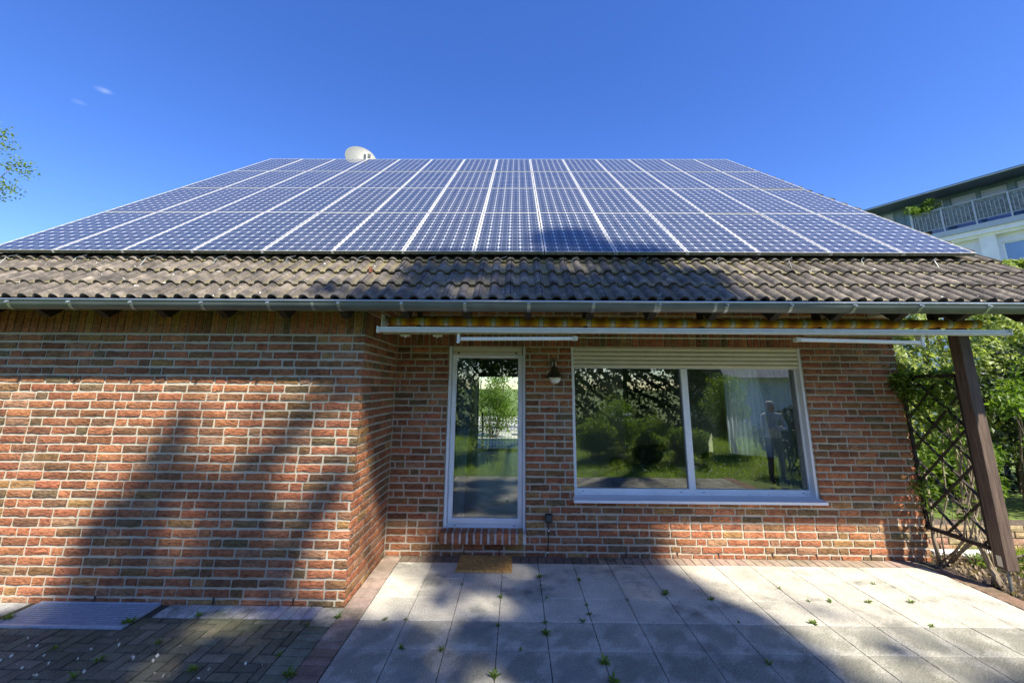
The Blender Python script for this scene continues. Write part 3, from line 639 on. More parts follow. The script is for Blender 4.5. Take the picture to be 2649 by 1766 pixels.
# ------------------------------------------------------------------ SOLAR PANELS
PX0, PY0, PZ0, PW, PH = -6.2217, 4.5525, 3.5023, .8181, 1.6
ORD = ['leftmost', 'second from left', 'third from left', 'fourth from left', 'fifth from left', 'sixth from left', 'seventh from left', 'eighth from left', 'sixth from right', 'fifth from right', 'fourth from right', 'third from right', 'second from right', 'rightmost']
ORD[7] = 'seventh from right'; ORD[6] = 'seventh from left'
ROWN = ['bottom row', 'second row up', 'third row up', 'top row']
def panel_proto():
    root = bpy.data.objects.new('solar_panel', None); COL.objects.link(root); root.empty_display_size = .1
    w, h, t = .806, 1.588, .038
    m = MB(); fw = .0115
    m.box(0, fw, 0, h, -t, 0); m.box(w-fw, w, 0, h, -t, 0); m.box(fw, w-fw, h-fw, h, -t, 0); m.box(fw, w-fw, .004, fw, -t, 0)
    fr = m.build('frame', M['panel_alu'])
    m = MB(); m.box(.001, w-.001, .0005, .004, -t, -.004); me_ = m.build('lower_edge', M['mossy_alu'])
    me = bpy.data.meshes.new('cells'); me.from_pydata([(fw, fw, -.004), (w-fw, fw, -.004), (w-fw, h-fw, -.004), (fw, h-fw, -.004), (fw, fw, -.012), (w-fw, fw, -.012), (w-fw, h-fw, -.012), (fw, h-fw, -.012)], [], [(0, 1, 2, 3), (7, 6, 5, 4)])
    uv = me.uv_layers.new(name='UVMap'); cw = .1292; mx = (w-6*cw)/2; my = (h-12*.1295)/2
    for li, l in enumerate(me.loops):
        v = me.vertices[l.vertex_index].co; uv.data[li].uv = ((v.x-mx)/cw, (v.y-my)/.1295)
    me.materials.append(M['cells']); ce = bpy.data.objects.new('cells', me); COL.objects.link(ce)
    for o in (fr, me_, ce): o.parent = root
    return root, [fr, me_, ce]
proto, pparts = panel_proto()
R0 = Matrix(((1, 0, 0), (0, CA, -SA), (0, SA, CA))).to_euler()
first = True; rr = random.Random(3)
for row in range(4):
    for c in range(14):
        if first: o = proto; first = False; edge = pparts[1]
        else:
            o = proto.copy(); COL.objects.link(o)
            for ch in pparts:
                if ch.name.startswith('lower_edge') and row: continue
                k = ch.copy(); COL.objects.link(k); k.parent = o
        s = row*PH; o.location = (PX0+c*PW+.006, PY0+s*CA + rr.uniform(-.002, .002), PZ0+s*SA)
        o.rotation_euler = (R0.x+rr.gauss(0, .0018), rr.gauss(0, .0012), 0)
        tag(o, f'blue white-gridded solar panel, {ORD[c]} in the {ROWN[row]} of the array', 'solar panel', 'solar panels on the roof')
# mounting rails and roof hooks
t = empty('mounting_rack', (0, PY0, PZ0-.1), 'aluminium mounting rack under the solar panels', 'mounting rack')
m = MB()
for s in (.30, 1.28, 1.92, 2.90, 3.5, 4.48, 5.1, 6.1):
    y, z = PY0+s*CA+.06*SA, PZ0+s*SA-.06*CA; m.bar((PX0, y, z), (PX0+14*PW, y, z), .035, .03)
m.build('rail', M['alu'], t)
for k, x in enumerate(np.arange(-5.9, 5.2, .818)):
    m = MB(); y0_, z0_ = PY0+.10, PZ0-.045
    s = .02; ya = EY + (PY0-EY) - .03; za = EZ+(ya-EY)*TA+.02
    m.tube([(x+.06, PY0+.14, PZ0+.115-.06), (x+.055, PY0+.03, PZ0-.055+.0), (x+.01, PY0+.005, PZ0-.075), (x-.01, PY0-.01, PZ0-.10), (x-.02, PY0-.06, za-.02)], .0042, 6)
    m.build('roof_hook', M['zinc'], t)
# ------------------------------------------------------------------ AWNING
aw = empty('awning', (1.7, 4.2, 2.55), 'rolled-up yellow striped awning with white front bar and folded arms', 'awning')
m = MB(); AX0, AX1 = -1.395, 4.86; m.box(AX0, AX1, 4.105, 4.150, 2.538, 2.562); m.box(AX0, AX1, 4.092, 4.150, 2.519, 2.535); m.box(AX0+.01, AX1-.01, 4.10, 4.155, 2.508, 2.5165)
m.box(AX0, AX0+.012, 4.09, 4.156, 2.500, 2.570); m.box(AX1, AX1+.012, 4.09, 4.156, 2.505, 2.570)
m.add([(AX1+.012, 4.10, 2.512), (AX1+.06, 4.13, 2.508), (AX1+.012, 4.15, 2.530), (AX1+.012, 4.10, 2.530)], [(0, 1, 3), (1, 2, 3), (0, 2, 1)])
m.build('front_bar', M['awn_white'], aw, bevel=.003)
m = MB(); n = 90; pts = [(AX0+.07+(4.78-AX0-.07)*i/n, 4.30, 2.648-.006*math.sin(math.pi*i/n)) for i in range(n+1)]; m.tube(pts, [.045+.0015*math.sin(i*1.7)+.001*math.sin(i*.61) for i in range(n+1)], 20); m.build('fabric_roll', M['awning'], aw, smooth=True)
m = MB(); m.tube([(AX0+.02, 4.30, 2.648), (AX0+.035, 4.30, 2.648)], .034, 16); m.tube([(AX0+.045, 4.30, 2.648), (AX0+.06, 4.30, 2.648)], .047, 16); m.tube([(AX0+.01, 4.30, 2.648), (4.86, 4.30, 2.648)], .012, 8); m.build('roller_tube', M['lamp_tube'], aw)
for a in (AX0+.02,): m = MB(); m.box(a, a+.01, 4.16, 4.34, 2.57, 2.70); m.build('end_plate', M['awn_white'], aw)
m = MB(); m.box(AX0+.03, .60, 4.20, 4.215, 2.500, 2.508); m.box(.60, 2.92, 4.255, 4.262, 2.474, 2.484); m.box(2.92, 4.2, 4.20, 4.215, 2.500, 2.508); m.build('back_profile', M['cream'], aw)
for xa, xb, za, zb, lab in ((-.585, .60, 2.452, 2.462, 0), (2.83, 4.05, 2.462, 2.440, 1)):
    m = MB(); m.bar((xa+.02, 4.19, za), (xb-.01, 4.19, zb), .045, .036); o = m.build('folding_arm', M['awn_white'], aw, bevel=.008)
    e = xa if not lab else xb
    m = MB(); m.box(e-.012, e+.016, 4.16, 4.22, (za if not lab else zb)-.032, 2.508); m.tube([(e, 4.16, (za if not lab else zb)-.030), (e, 4.16, (za if not lab else zb)-.046)], .013, 10); m.build('arm_joint', M['awn_white'], o)
    e2 = xb if not lab else xa; m = MB(); m.box(e2-.03, e2+.02, 4.16, 4.225, 2.440, 2.485); m.build('elbow', M['cream'], o, bevel=.006)
for x in (-.80, -1.13): m = MB(); m.box(x-.05, x+.04, 4.20, 4.25, 2.478, 2.494); m.tube([(x, 4.2, 2.48), (x, 4.2, 2.462)], .008, 8); m.build('clamp', M['cream'], aw)
for x in (-1.02, .72, 1.93, 3.14, 4.35): m = MB(); m.box(x-.02, x+.02, 4.28, 4.36, 2.56, 3.02); m.build('hanger', M['darkwood'], aw)
# ------------------------------------------------------------------ wall lamp, socket
lx, ly = .487, 5.33
t = empty('wall_lamp', (lx, ly, 2.1), 'brass wall lamp with white globe between the door and the window', 'lamp')
m = MB()
for dx in (-.018, .018): m.tube([(lx-.006+dx*.8, YW-.0, 2.30), (lx-.012+dx*.6, ly+.06, 2.345), (lx-.012+dx*.9, ly+.01, 2.335), (lx-.004+dx*1.2, ly, 2.28), (lx-.002+dx*1.4, ly, 2.235)], .0055, 8)
m.tube([(lx-.055, ly, 2.20), (lx-.09, ly-.01, 2.175), (lx-.102, ly-.01, 2.13)], .009, 8)
m.build('bracket', M['lamp_tube'], t, smooth=True)
m = MB(); m.lathe([(.001, .135), (.03, .135), (.046, .125), (.048, .085), (.062, .078), (.068, .06), (.095, .02), (.135, .003), (.137, 0), (.09, .012), (.03, .03), (.001, .03)], (lx+.002, ly, 2.098), n=32); m.build('lamp_shade', M['lamp_metal'], t, smooth=True)
m = MB(); m.lathe([(.001, -.078), (.03, -.073), (.055, -.056), (.071, -.03), (.077, 0), (.07, .03), (.04, .05)], (lx+.004, ly, 2.098), n=32); m.build('globe', M['opal'], t, smooth=True)
m = MB(); m.box(lx-.035, lx+.025, YW-.022, YW-.001, 2.24, 2.34); m.build('wall_plate', M['lamp_metal'], t, bevel=.004)
t = empty('outdoor_socket', (.40, YW, .43), 'small black outdoor socket low on the wall between door and window', 'socket')
m = MB(); m.box(.357, .449, YW-.05, YW-.001, .383, .478); m.build('housing', M['black'], t, bevel=.008)
m = MB(); m.box(.368, .438, YW-.056, YW-.050, .395, .465); m.build('cover', plain('grey_plastic', (.06, .06, .06), .5), t, bevel=.004)
m = MB(); m.tube([(.402, YW-.022, .385), (.401, YW-.020, .25), (.392, YW-.018, .12), (.385, YW-.016, .01)], .0065, 8); m.build('cable', M['black'], t, smooth=True)
m = MB(); m.box(.394, .410, YW-.032, YW-.01, .285, .30); m.box(.382, .398, YW-.032, YW-.01, .045, .06); m.build('cable_clip', M['petal'], t)
# ------------------------------------------------------------------ GROUND
def slabs():
    r = random.Random(2); rc = []; X0, Y0, S = -1.3454, 5.2705, .402
    for k in range(15):
        for j in range(10):
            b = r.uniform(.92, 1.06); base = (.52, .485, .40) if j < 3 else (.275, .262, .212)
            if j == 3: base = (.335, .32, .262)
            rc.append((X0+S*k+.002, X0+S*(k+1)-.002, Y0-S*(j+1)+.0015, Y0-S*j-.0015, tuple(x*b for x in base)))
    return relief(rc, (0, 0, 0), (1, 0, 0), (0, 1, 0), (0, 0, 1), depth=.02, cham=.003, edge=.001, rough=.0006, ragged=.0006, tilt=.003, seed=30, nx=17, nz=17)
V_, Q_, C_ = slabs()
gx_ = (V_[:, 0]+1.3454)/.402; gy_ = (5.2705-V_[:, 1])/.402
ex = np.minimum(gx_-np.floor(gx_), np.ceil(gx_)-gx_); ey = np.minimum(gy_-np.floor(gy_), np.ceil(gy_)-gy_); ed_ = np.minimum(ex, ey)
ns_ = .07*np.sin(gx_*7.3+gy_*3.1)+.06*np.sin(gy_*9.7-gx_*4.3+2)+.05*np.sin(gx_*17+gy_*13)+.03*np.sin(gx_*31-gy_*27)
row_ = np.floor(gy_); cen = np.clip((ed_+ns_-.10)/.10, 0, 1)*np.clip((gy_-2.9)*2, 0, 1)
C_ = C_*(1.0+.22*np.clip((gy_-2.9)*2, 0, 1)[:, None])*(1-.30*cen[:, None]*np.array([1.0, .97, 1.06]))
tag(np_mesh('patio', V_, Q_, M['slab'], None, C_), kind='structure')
def pavers():
    r = random.Random(4); P = []; rc = []
    def col(base, k=.18): f = r.uniform(1-k, 1+k); return tuple(x*f*r.uniform(.96, 1.04) for x in base)
    BRN, PNK, GRY, GRN = (.19, .14, .105), (.33, .255, .20), (.40, .385, .33), (.16, .17, .12)
    for k in range(int(6.1/.1005)): x = -1.3454+.1005*k; rc.append((x+.0025, x+.0980, 5.2735, YW-.004, col(PNK if k > 22 else BRN, .1)))
    y = YL-.02
    while y > 1.4: 
        rc.append((-1.552, -1.351, y-.098, y-.0025 if y < YL-.03 else y, col(PNK if y > 3.7 else BRN))); rc.append((-1.757, -1.556, y-.098-.0, y-.0025, col(GRN, .15) if y < 4.03 else col(GRY, .08))); y -= .1005
    y = 5.46
    while y > YL: rc.append((-1.560, -1.351, max(y-.2, YL-.02)+.002, y, col(PNK, .08))); y -= .202
    x = -1.7605
    while x > -7.5:
        if not (x-.1 < -3.25 and x > -4.38): rc.append((x-.098, x-.0025, 4.068, YL-.004, col((.40, .395, .37), .06)))
        x -= .1005
    # herringbone
    a = .1005
    for i in range(-40, 60):
        for j in range(-40, 60):
            # 90 degree herringbone of 2x1 blocks
            if (i-j) % 4 == 0: P.append((i, i+2, j, j+1))
            if (i-j) % 4 == 3: P.append((i, i+1, j, j+2))
    X1, Y1 = -1.7605, 4.065; out = []
    for (i0, i1, j0, j1) in P:
        u0, u1, v0, v1 = X1-6+i0*a, X1-6+i1*a, Y1-4+j0*a, Y1-4+j1*a
        u0, u1 = max(u0, -7.8), min(u1, X1); v0, v1 = max(v0, 1.2), min(v1, Y1)
        if u1-u0 < .03 or v1-v0 < .03: continue
        if v1 > 3.885 and u0 < -3.25 and u1 > -4.38:
            if v0 >= 3.88: continue
            v1 = 3.882
        out.append((u0+.005, u1-.005, v0+.005, v1-.005, col((.150, .142, .092), .3)))
    A_ = relief(rc, (0, 0, 0), (1, 0, 0), (0, 1, 0), (0, 0, 1), depth=.02, cham=.004, rough=.0006, ragged=.0008, tilt=.006, seed=31)
    B_ = relief(out, (0, 0, -.002), (1, 0, 0), (0, 1, 0), (0, 0, 1), depth=.02, cham=.004, rough=.0008, ragged=.001, tilt=.014, seed=32)
    bd = []; y = 5.25
    while y > 1.2: bd.append((4.70, 4.90, y-.098, y-.003, col((.24, .155, .11), .12))); y -= .1005
    D_ = relief(bd, (0, 0, .001), (1, 0, 0), (0, 1, 0), (0, 0, 1), depth=.03, cham=.005, rough=.001, ragged=.001, tilt=.01, seed=33)
    return join([A_, B_, D_])
V_, Q_, C_ = pavers(); tag(np_mesh('paving', V_, Q_, M['paver'], None, C_), kind='structure')
m = MB(); m.box(-8.2, 4.90, 1.2, YW+.02, -.06, -.011); tag(m.build('joint_bed', M['joint']), kind='structure')
def m_ground():
    m, nt, b, _ = new_mat('garden_ground'); v = coords(nt, 'World'); n = noise(nt, v, 1.5, 6); n2 = noise(nt, v, 25, 5)
    c = ramp(nt, n, [(.35, (.085, .125, .025)), (.6, (.17, .24, .045))]); c = mix(nt, 1, c, ramp(nt, n2, [(.3, .6), (.7, 1.3)]), 'MULTIPLY')
    nt.links.new(c, b.inputs['Base Color']); b.inputs['Roughness'].default_value = .95; bump(nt, b, n2, .03); return m
m = MB(); m.add([(-400, -400, -.07), (400, -400, -.07), (400, 400, -.07), (-400, 400, -.07)], [(0, 1, 2, 3)]); tag(m.build('ground', m_ground()), kind='structure')
m = MB(); n = 24; vs = []; fs = []   # soil bed beside the trellis
for i in range(n+1):
    for j in range(n+1):
        x = 4.905+1.9*i/n; y = 3.3+2.4*j/n; vs.append((x, y, -.03+.03*math.sin(x*9+y*5)*math.sin(y*7)+.012*random.random()))
fs = [(i*(n+1)+j, (i+1)*(n+1)+j, (i+1)*(n+1)+j+1, i*(n+1)+j+1) for i in range(n) for j in range(n)]
tag(MB().add(vs, fs).build('soil', M['soil'], smooth=True), kind='structure')
# concrete path behind house seen through the hall, far paving
m = MB(); m.box(-6, 6, 14.5, 30, -.06, -.03); tag(m.build('path', plain('pale_path', (.55, .53, .48), .9)), kind='structure')
# ------------------------------------------------------------------ cellar grate
t = empty('cellar_grate', (-3.8, 4.08, 0), 'galvanised steel grating over the light well at the left wall', 'grate')
gx0, gx1, gy0, gy1 = -4.372, -3.262, 3.888, 4.278
m = MB(); m.box(gx0, gx1, gy0, gy0+.012, -.02, .012); m.box(gx0, gx1, gy1-.012, gy1, -.02, .012); m.box(gx0, gx0+.008, gy0+.012, gy1-.012, -.02, .012); m.box(gx1-.008, gx1, gy0+.012, gy1-.012, -.02, .012); m.build('grate_frame', M['grate'], t)
m = MB(); x = gx0+.03
while x < gx1-.01: m.box(x, x+.003, gy0+.012, gy1-.012, -.014, .008); x += .0125
y = gy0+.03
while y < gy1-.01: m.box(gx0+.008, gx1-.008, y, y+.0025, -.010, .0085); y += .033
m.build('bars', M['grate'], t)
m = MB(); m.box(gx0, gx1, gy0, gy1, -.050, -.0105); m.build('shaft', M['black'], t)
# ------------------------------------------------------------------ doormat
def mat():
    n, k = 40, 28; V, Q, C = [], [], []; r = np.random.default_rng(8)
    x0, x1, y0, y1 = -.655, -.035, 5.005, 5.44
    for i in range(n+1):
        for j in range(k+1):
            e = 0 if 0 < i < n and 0 < j < k else 1; x = x0+(x1-x0)*i/n + e*r.normal(0, .0015); y = y0+(y1-y0)*j/k + e*r.normal(0, .0015)
            V.append((x, y, .004 if e else .022+r.normal(0, .0012))); f = r.uniform(.8, 1.15); C.append((.56*f, .31*f, .10*f))
    for i in range(n):
        for j in range(k): a = i*(k+1)+j; Q.append((a, a+k+1, a+k+2, a+1))
    return np.array(V), np.array(Q), np.array(C)
V_, Q_, C_ = mat(); tag(np_mesh('doormat', V_, Q_, M['coir'], None, C_), 'rectangular tan coir doormat in front of the patio door', 'doormat')
# ------------------------------------------------------------------ foliage tools
def leaf_cloud(name, pts, size, mat, parent=None, aspect=.55, up=.3, shade=None, seed=1, dirs=None, jitter=.4):
    r = np.random.default_rng(seed); P = np.asarray(pts, np.float32); n = len(P)
    d = r.normal(size=(n, 3)); d[:, 2] -= up*.5
    if dirs is not None: d = d*.7 + dirs
    d /= np.linalg.norm(d, axis=1, keepdims=True)+1e-9
    a = r.normal(size=(n, 3)); a[:, 2] += up*2; w = np.cross(d, a); w /= np.linalg.norm(w, axis=1, keepdims=True)+1e-9; nn = np.cross(w, d)
    L = (size*r.uniform(1-jitter, 1+jitter, n))[:, None]; wd = L*aspect/2
    base = P - d*L*.5; V = np.stack([base, base+d*L*.45-w*wd+nn*L*.08, base+d*L, base+d*L*.45+w*wd+nn*L*.08], 1)
    Q = np.arange(4*n).reshape(n, 4)
    c = (shade if shade is not None else r.uniform(0, 1, n))[:, None]*np.ones((1, 3)); C = np.repeat(c, 4, axis=0)
    return np_mesh(name, V.reshape(-1, 3), Q, mat, parent, C)
def blob_pts(centers, n, seed, shell=.35):
    """centers: (x,y,z,rx,ry,rz)"""
    r = np.random.default_rng(seed); C = np.array(centers, float); vol = C[:, 3]*C[:, 4]*C[:, 5]; vol = vol**.8; idx = r.choice(len(C), n, p=vol/vol.sum())
    d = r.normal(size=(n, 3)); d /= np.linalg.norm(d, axis=1, keepdims=True); rad = r.uniform(0, 1, n)**shell
    return C[idx, :3] + d*rad[:, None]*C[idx, 3:6]
def limbs(m, base, top, r0, targets, seed=1, wig=.15):
    r = random.Random(seed); base, top = Vector(base), Vector(top); pts = []
    for i in range(7):
        t = i/6; p = base.lerp(top, t) + Vector((r.uniform(-1, 1), r.uniform(-1, 1), 0))*wig*t; pts.append(p)
    m.tube(pts, [r0*(1-.72*i/6) for i in range(7)], 10)
    for tg in targets:
        tg = Vector(tg); k = r.uniform(.35, .95); a = pts[0].lerp(pts[-1], k) if False else pts[min(5, int(k*6))]
        mid = a.lerp(tg, .5) + Vector((r.uniform(-.3, .3), r.uniform(-.3, .3), r.uniform(.0, .4)))
        m.tube([a, a.lerp(mid, .5), mid, mid.lerp(tg, .6)+Vector((0, 0, .1)), tg], [r0*.38, r0*.3, r0*.2, r0*.12, r0*.03], 6)
def clumps(c, r, n, seed, rc=(.35, .6)):
    q = random.Random(seed); out = []
    for _ in range(n):
        th, ph = q.uniform(0, 2*math.pi), math.acos(q.uniform(-1, 1)); k = q.uniform(.3, 1)
        s = q.uniform(*rc)*min(r); out.append((c[0]+r[0]*k*math.sin(ph)*math.cos(th), c[1]+r[1]*k*math.sin(ph)*math.sin(th), c[2]+r[2]*k*math.cos(ph), s, s, s*.75))
    return out
def tree(name, loc, trunk_top, r0, cl, n, size, leafmat, label, seed, group=None, cat='tree', aspect=.55, shell=.45):
    t = empty(name, loc, label, cat, group); m = MB(); limbs(m, loc, trunk_top, r0, [c[:3] for c in cl[::max(1, len(cl)//22)]], seed); m.build('trunk', M['bark'], t, smooth=True)
    leaf_cloud('crown', blob_pts(cl, n, seed, shell), size, leafmat, t, aspect, seed=seed); return t
def shrub(name, loc, cl, n, size, leafmat, label, seed, group=None, stems=8, aspect=.5, shell=.35, up=.3, cat='shrub'):
    t = empty(name, loc, label, cat, group); m = MB(); q = random.Random(seed)
    for c in [q.choice(cl) for _ in range(stems)]:
        b = Vector(loc) + Vector((q.uniform(-.15, .15), q.uniform(-.15, .15), 0)); tg = Vector(c[:3]); mid = b.lerp(tg, .5)+Vector((q.uniform(-.1, .1), q.uniform(-.1, .1), .1)); m.tube([b, mid, tg], [.022, .014, .005], 6)
    m.build('stem', M['bark'], t); leaf_cloud('foliage', blob_pts(cl, n, seed, shell), size, leafmat, t, aspect, up, seed=seed); return t
def box_hedge(name, x0, x1, y0, y1, z0, z1, n, size, mat, label, seed, cat='hedge', group=None):
    t = empty(name, ((x0+x1)/2, (y0+y1)/2, 0), label, cat, group); r = np.random.default_rng(seed)
    P = np.stack([r.uniform(x0, x1, n), r.uniform(y0, y1, n), r.uniform(z0, z1, n)], -1)
    # push most points to the camera-side, top and sun-side skins, bumpy surface
    k = r.integers(0, 3, n); P[k == 0, 1] = (y0+np.abs(r.normal(0, .14, (k == 0).sum()))) if y0 > 0 else (y1-np.abs(r.normal(0, .2, (k == 0).sum()))); P[k == 1, 0] = x0+np.abs(r.normal(0, .14, (k == 1).sum())); P[k == 2, 2] = z1-np.abs(r.normal(0, .16, (k == 2).sum()))
    bmp = .22*np.sin(P[:, 0]*3.1+P[:, 2]*2.3)*np.sin(P[:, 2]*3.7+P[:, 1]*1.9)+.12*np.sin(P[:, 0]*8+P[:, 2]*9); P[:, 1] += bmp; P[:, 2] += bmp*.8
    leaf_cloud('foliage', P, size, mat, t, .5, .3, seed=seed)
    m = MB(); q = random.Random(seed)
    for _ in range(14): x, y = q.uniform(x0, x1), q.uniform(y0+.3, y1); m.tube([(x, y, -.05), (x+q.uniform(-.3, .3), y, z1*.5), (x+q.uniform(-.4, .4), y, z1*.95)], [.05, .035, .01], 6)
    m.build('trunk', M['bark'], t); return t
# ------------------------------------------------------------------ shade trees behind the camera: crowns described on the sun's projection
def sun_pt(qx, qz, y): return (qx-.62*y, y, qz-.6-SUNT*y)          # point at depth y whose shadow passes (qx, 0, qz)
def q_clumps(spec, yrange, seed):
    q = random.Random(seed); out = []
    for qx, qz, rr_, k in spec:
        for _ in range(k):
            y = q.uniform(*yrange); a, b = q.uniform(-1, 1), q.uniform(-1, 1); s = q.uniform(.5, .8)*rr_
            x, y, z = sun_pt(qx+a*rr_*.6, qz+b*rr_*.6, y); out.append((x, y, z, s*.9, s, s*.9))
    return out
big = []
for qz, x0, x1 in ((5.6, 1.7, 4.7), (6.4, 2.3, 4.9), (7.2, 2.4, 5.0), (8.0, 2.1, 5.05), (8.8, .9, 4.9), (9.6, 1.5, 4.9), (10.4, 2.7, 4.7), (11.2, 3.1, 4.5)):
    x = x0+.35
    while x < x1-.2: big.append((x, qz, .55, 3 if qz < 7.7 else 2 if qz < 9.8 else 1)); x += .55
big += [(5.25, 5.2, .22, 1), (5.3, 5.8, .2, 1), (5.2, 4.6, .35, 2), (4.6, 4.9, .4, 2), (3.9, 4.9, .4, 2), (3.2, 5.0, .4, 2), (2.5, 5.2, .35, 2), (5.5, 7.0, .14, 1), (5.4, 6.4, .16, 1), (5.6, 6.1, .12, 1), (5.65, 5.7, .13, 1), (5.45, 6.8, .1, 1), (5.8, 5.3, .16, 1), (5.7, 6.5, .12, 1), (5.9, 6.0, .13, 1), (5.95, 5.5, .15, 1), (6.1, 5.0, .2, 1), (5.6, 4.9, .3, 2), (6.3, 5.2, .12, 1), (1.9, 7.6, .16, 1), (2.0, 6.6, .18, 1), (.6, 9.0, .3, 2), (1.0, 9.7, .2, 1), (5.2, 9.5, .2, 1)]
bc = q_clumps(big, (-8.6, -6.2), 5)
tree('garden_tree', (7.18, -7.0, -.05), (7.5, -7.2, 15.5), .22, bc, 36000, .12, M['leaf_tree'], 'tall leafy tree in the garden, reflected in the wide window', 51, 'garden trees facing the house')
left = []
for qz, x0, x1, k in ((3.4, -5.0, 1.2, 2), (4.2, -5.0, 1.5, 2), (5.0, -4.8, 1.5, 2), (5.6, -4.2, 1.0, 2)):
    x = x0
    while x < x1: left.append((x, qz, .55, k)); x += .55
for qx, qz, rr_, k in ((-1.3, 7.4, .3, 1), (-1.0, 7.7, .28, 1), (-1.15, 7.0, .35, 2), (-.6, 7.9, .3, 1), (-.9, 7.3, .3, 2), (.35, 8.1, .3, 1), (.9, 7.5, .25, 1), (-1.6, 6.7, .3, 1), (-1.9, 6.0, .25, 1), (-1.7, 6.5, .2, 1), (-1.4, 7.1, .2, 1), (-1.5, 6.2, .25, 1), (-1.3, 6.6, .25, 1), (-1.0, 6.4, .4, 3), (-.5, 6.4, .4, 3), (0.0, 6.5, .4, 3), (.5, 6.4, .4, 3), (-.85, 6.9, .35, 2), (-.35, 6.9, .4, 2), (.1, 7.0, .4, 3), (.6, 6.9, .35, 3), (1.05, 6.2, .2, 1),
    (-.7, 7.4, .3, 2), (-.2, 7.4, .35, 2), (.3, 7.45, .3, 2), (.75, 7.4, .35, 2), (-.4, 7.8, .22, 1), (.2, 7.85, .22, 2), (0.0, 8.2, .2, 1), (1.5, 6.0, .4, 2), (2.1, 6.0, .4, 2), (1.6, 6.5, .2, 1), (2.1, 6.6, .25, 1), (1.5, 7.6, .18, 1)): left.append((qx, qz, rr_, k))
lc = q_clumps(left, (-8.4, -6.4), 6)
tree('garden_tree', (1.55, -7.2, -.05), (1.9, -7.2, 13.0), .2, lc, 50000, .115, M['leaf_tree'], 'broad leafy tree in the garden, reflected in the patio door', 52, 'garden trees facing the house')
def tri_ok(): pass
# ------------------------------------------------------------------ garden seen only in the glass
for (x, y, rx, rz, lf, lab, sd) in ((6.9, -2.6, .75, 1.35, 'leaf_bright', 'tall rounded shrub reflected beside the mullion of the wide window', 61), (3.1, -2.2, .7, .75, 'leaf_bright', 'loose leafy shrub reflected in the left window pane', 62), (4.6, -4.0, .8, .5, 'leaf_vine', 'low spreading shrub reflected at the bottom of the left pane', 63), (6.9, .35, 1.15, .72, 'leaf_shade', 'wide dark shrub added behind the photographer to darken the reflection', 64), (3.5, -.7, .55, .38, 'leaf_vine', 'low leafy clump near the lawn edge reflected at the left pane', 66), (4.75, -1.0, .6, .45, 'leaf_bright', 'bright knee-high shrub reflected left of the mullion', 67), (2.3, -1.2, .5, .55, 'leaf_vine', 'rounded shrub reflected at the far left of the wide window', 68), (-.7, -2.0, .6, 1.2, 'leaf_bright', 'upright shrub reflected in the patio door', 65)):  # the dark shrub is added so the glass mirrors a dark patch
    shrub('garden_shrub', (x, y, -.05), clumps((x, y, rz), (rx, rx, rz*.95), 26, sd, (.4, .7)), 7000, .075, M[lf], lab, sd, 'shrubs in the garden facing the house')
bg = []
for k in range(9):
    x = -14+k*4.2; cl = clumps((x, -13-(k % 3)*1.5, 3.6+(k % 2)), (2.3, 1.6, 3.4), 22, 70+k, (.4, .65))
    nm = ['leftmost', 'second', 'third', 'fourth', 'middle', 'sixth', 'seventh', 'eighth', 'rightmost'][k]
    tree('boundary_tree', (x, -13-(k % 3)*1.5, -.05), (x, -13-(k % 3)*1.5, 5.5), .16, cl, 5000, .2, M['leaf_tree'], f'bushy boundary tree across the garden, {nm} of the row facing the house', 70+k, 'trees along the garden boundary')
t = empty('garden_steps', (3.8, -3.2, 0), 'pale wooden garden steps reflected in the left window pane', 'steps')
for k in range(6): m = MB(); m.box(3.4, 4.25, -3.4-.26*k, -3.12-.26*k, .05+k*.19, .10+k*.19); m.build('tread', M['white'], t)
for x in (3.38, 4.27): m = MB(); m.bar((x, -3.2, -.05), (x, -4.6, 1.0), .03, .2); m.build('stringer', M['darkwood'], t)
hb = empty('garden_house', (16, -13, 0), 'neighbouring house with speckled pale roof reflected at the top of the window', 'house')
m = MB(); m.box(10.5, 19, -15, -9.5, -.06, 2.6); m.build('wall', M['render_light'], hb)
m = MB(); m.add([(10, -15.5, 2.5), (10, -9, 2.5), (10, -12.2, 5.6), (19.5, -15.5, 2.5), (19.5, -9, 2.5), (19.5, -12.2, 5.6)], [(0, 1, 2), (5, 4, 3), (1, 4, 5, 2), (0, 2, 5, 3), (0, 3, 4, 1)]); m.build('roof', plain('pale_tiles', (.45, .43, .40), .8, 0, .4, 6), hb)
box_hedge('garden_hedge', -16, 9.5, -11.5, -9.5, -.05, 3.8, 120000, .20, M['leaf_tree'], 'long tall hedge across the garden, reflected in the glass', 95)
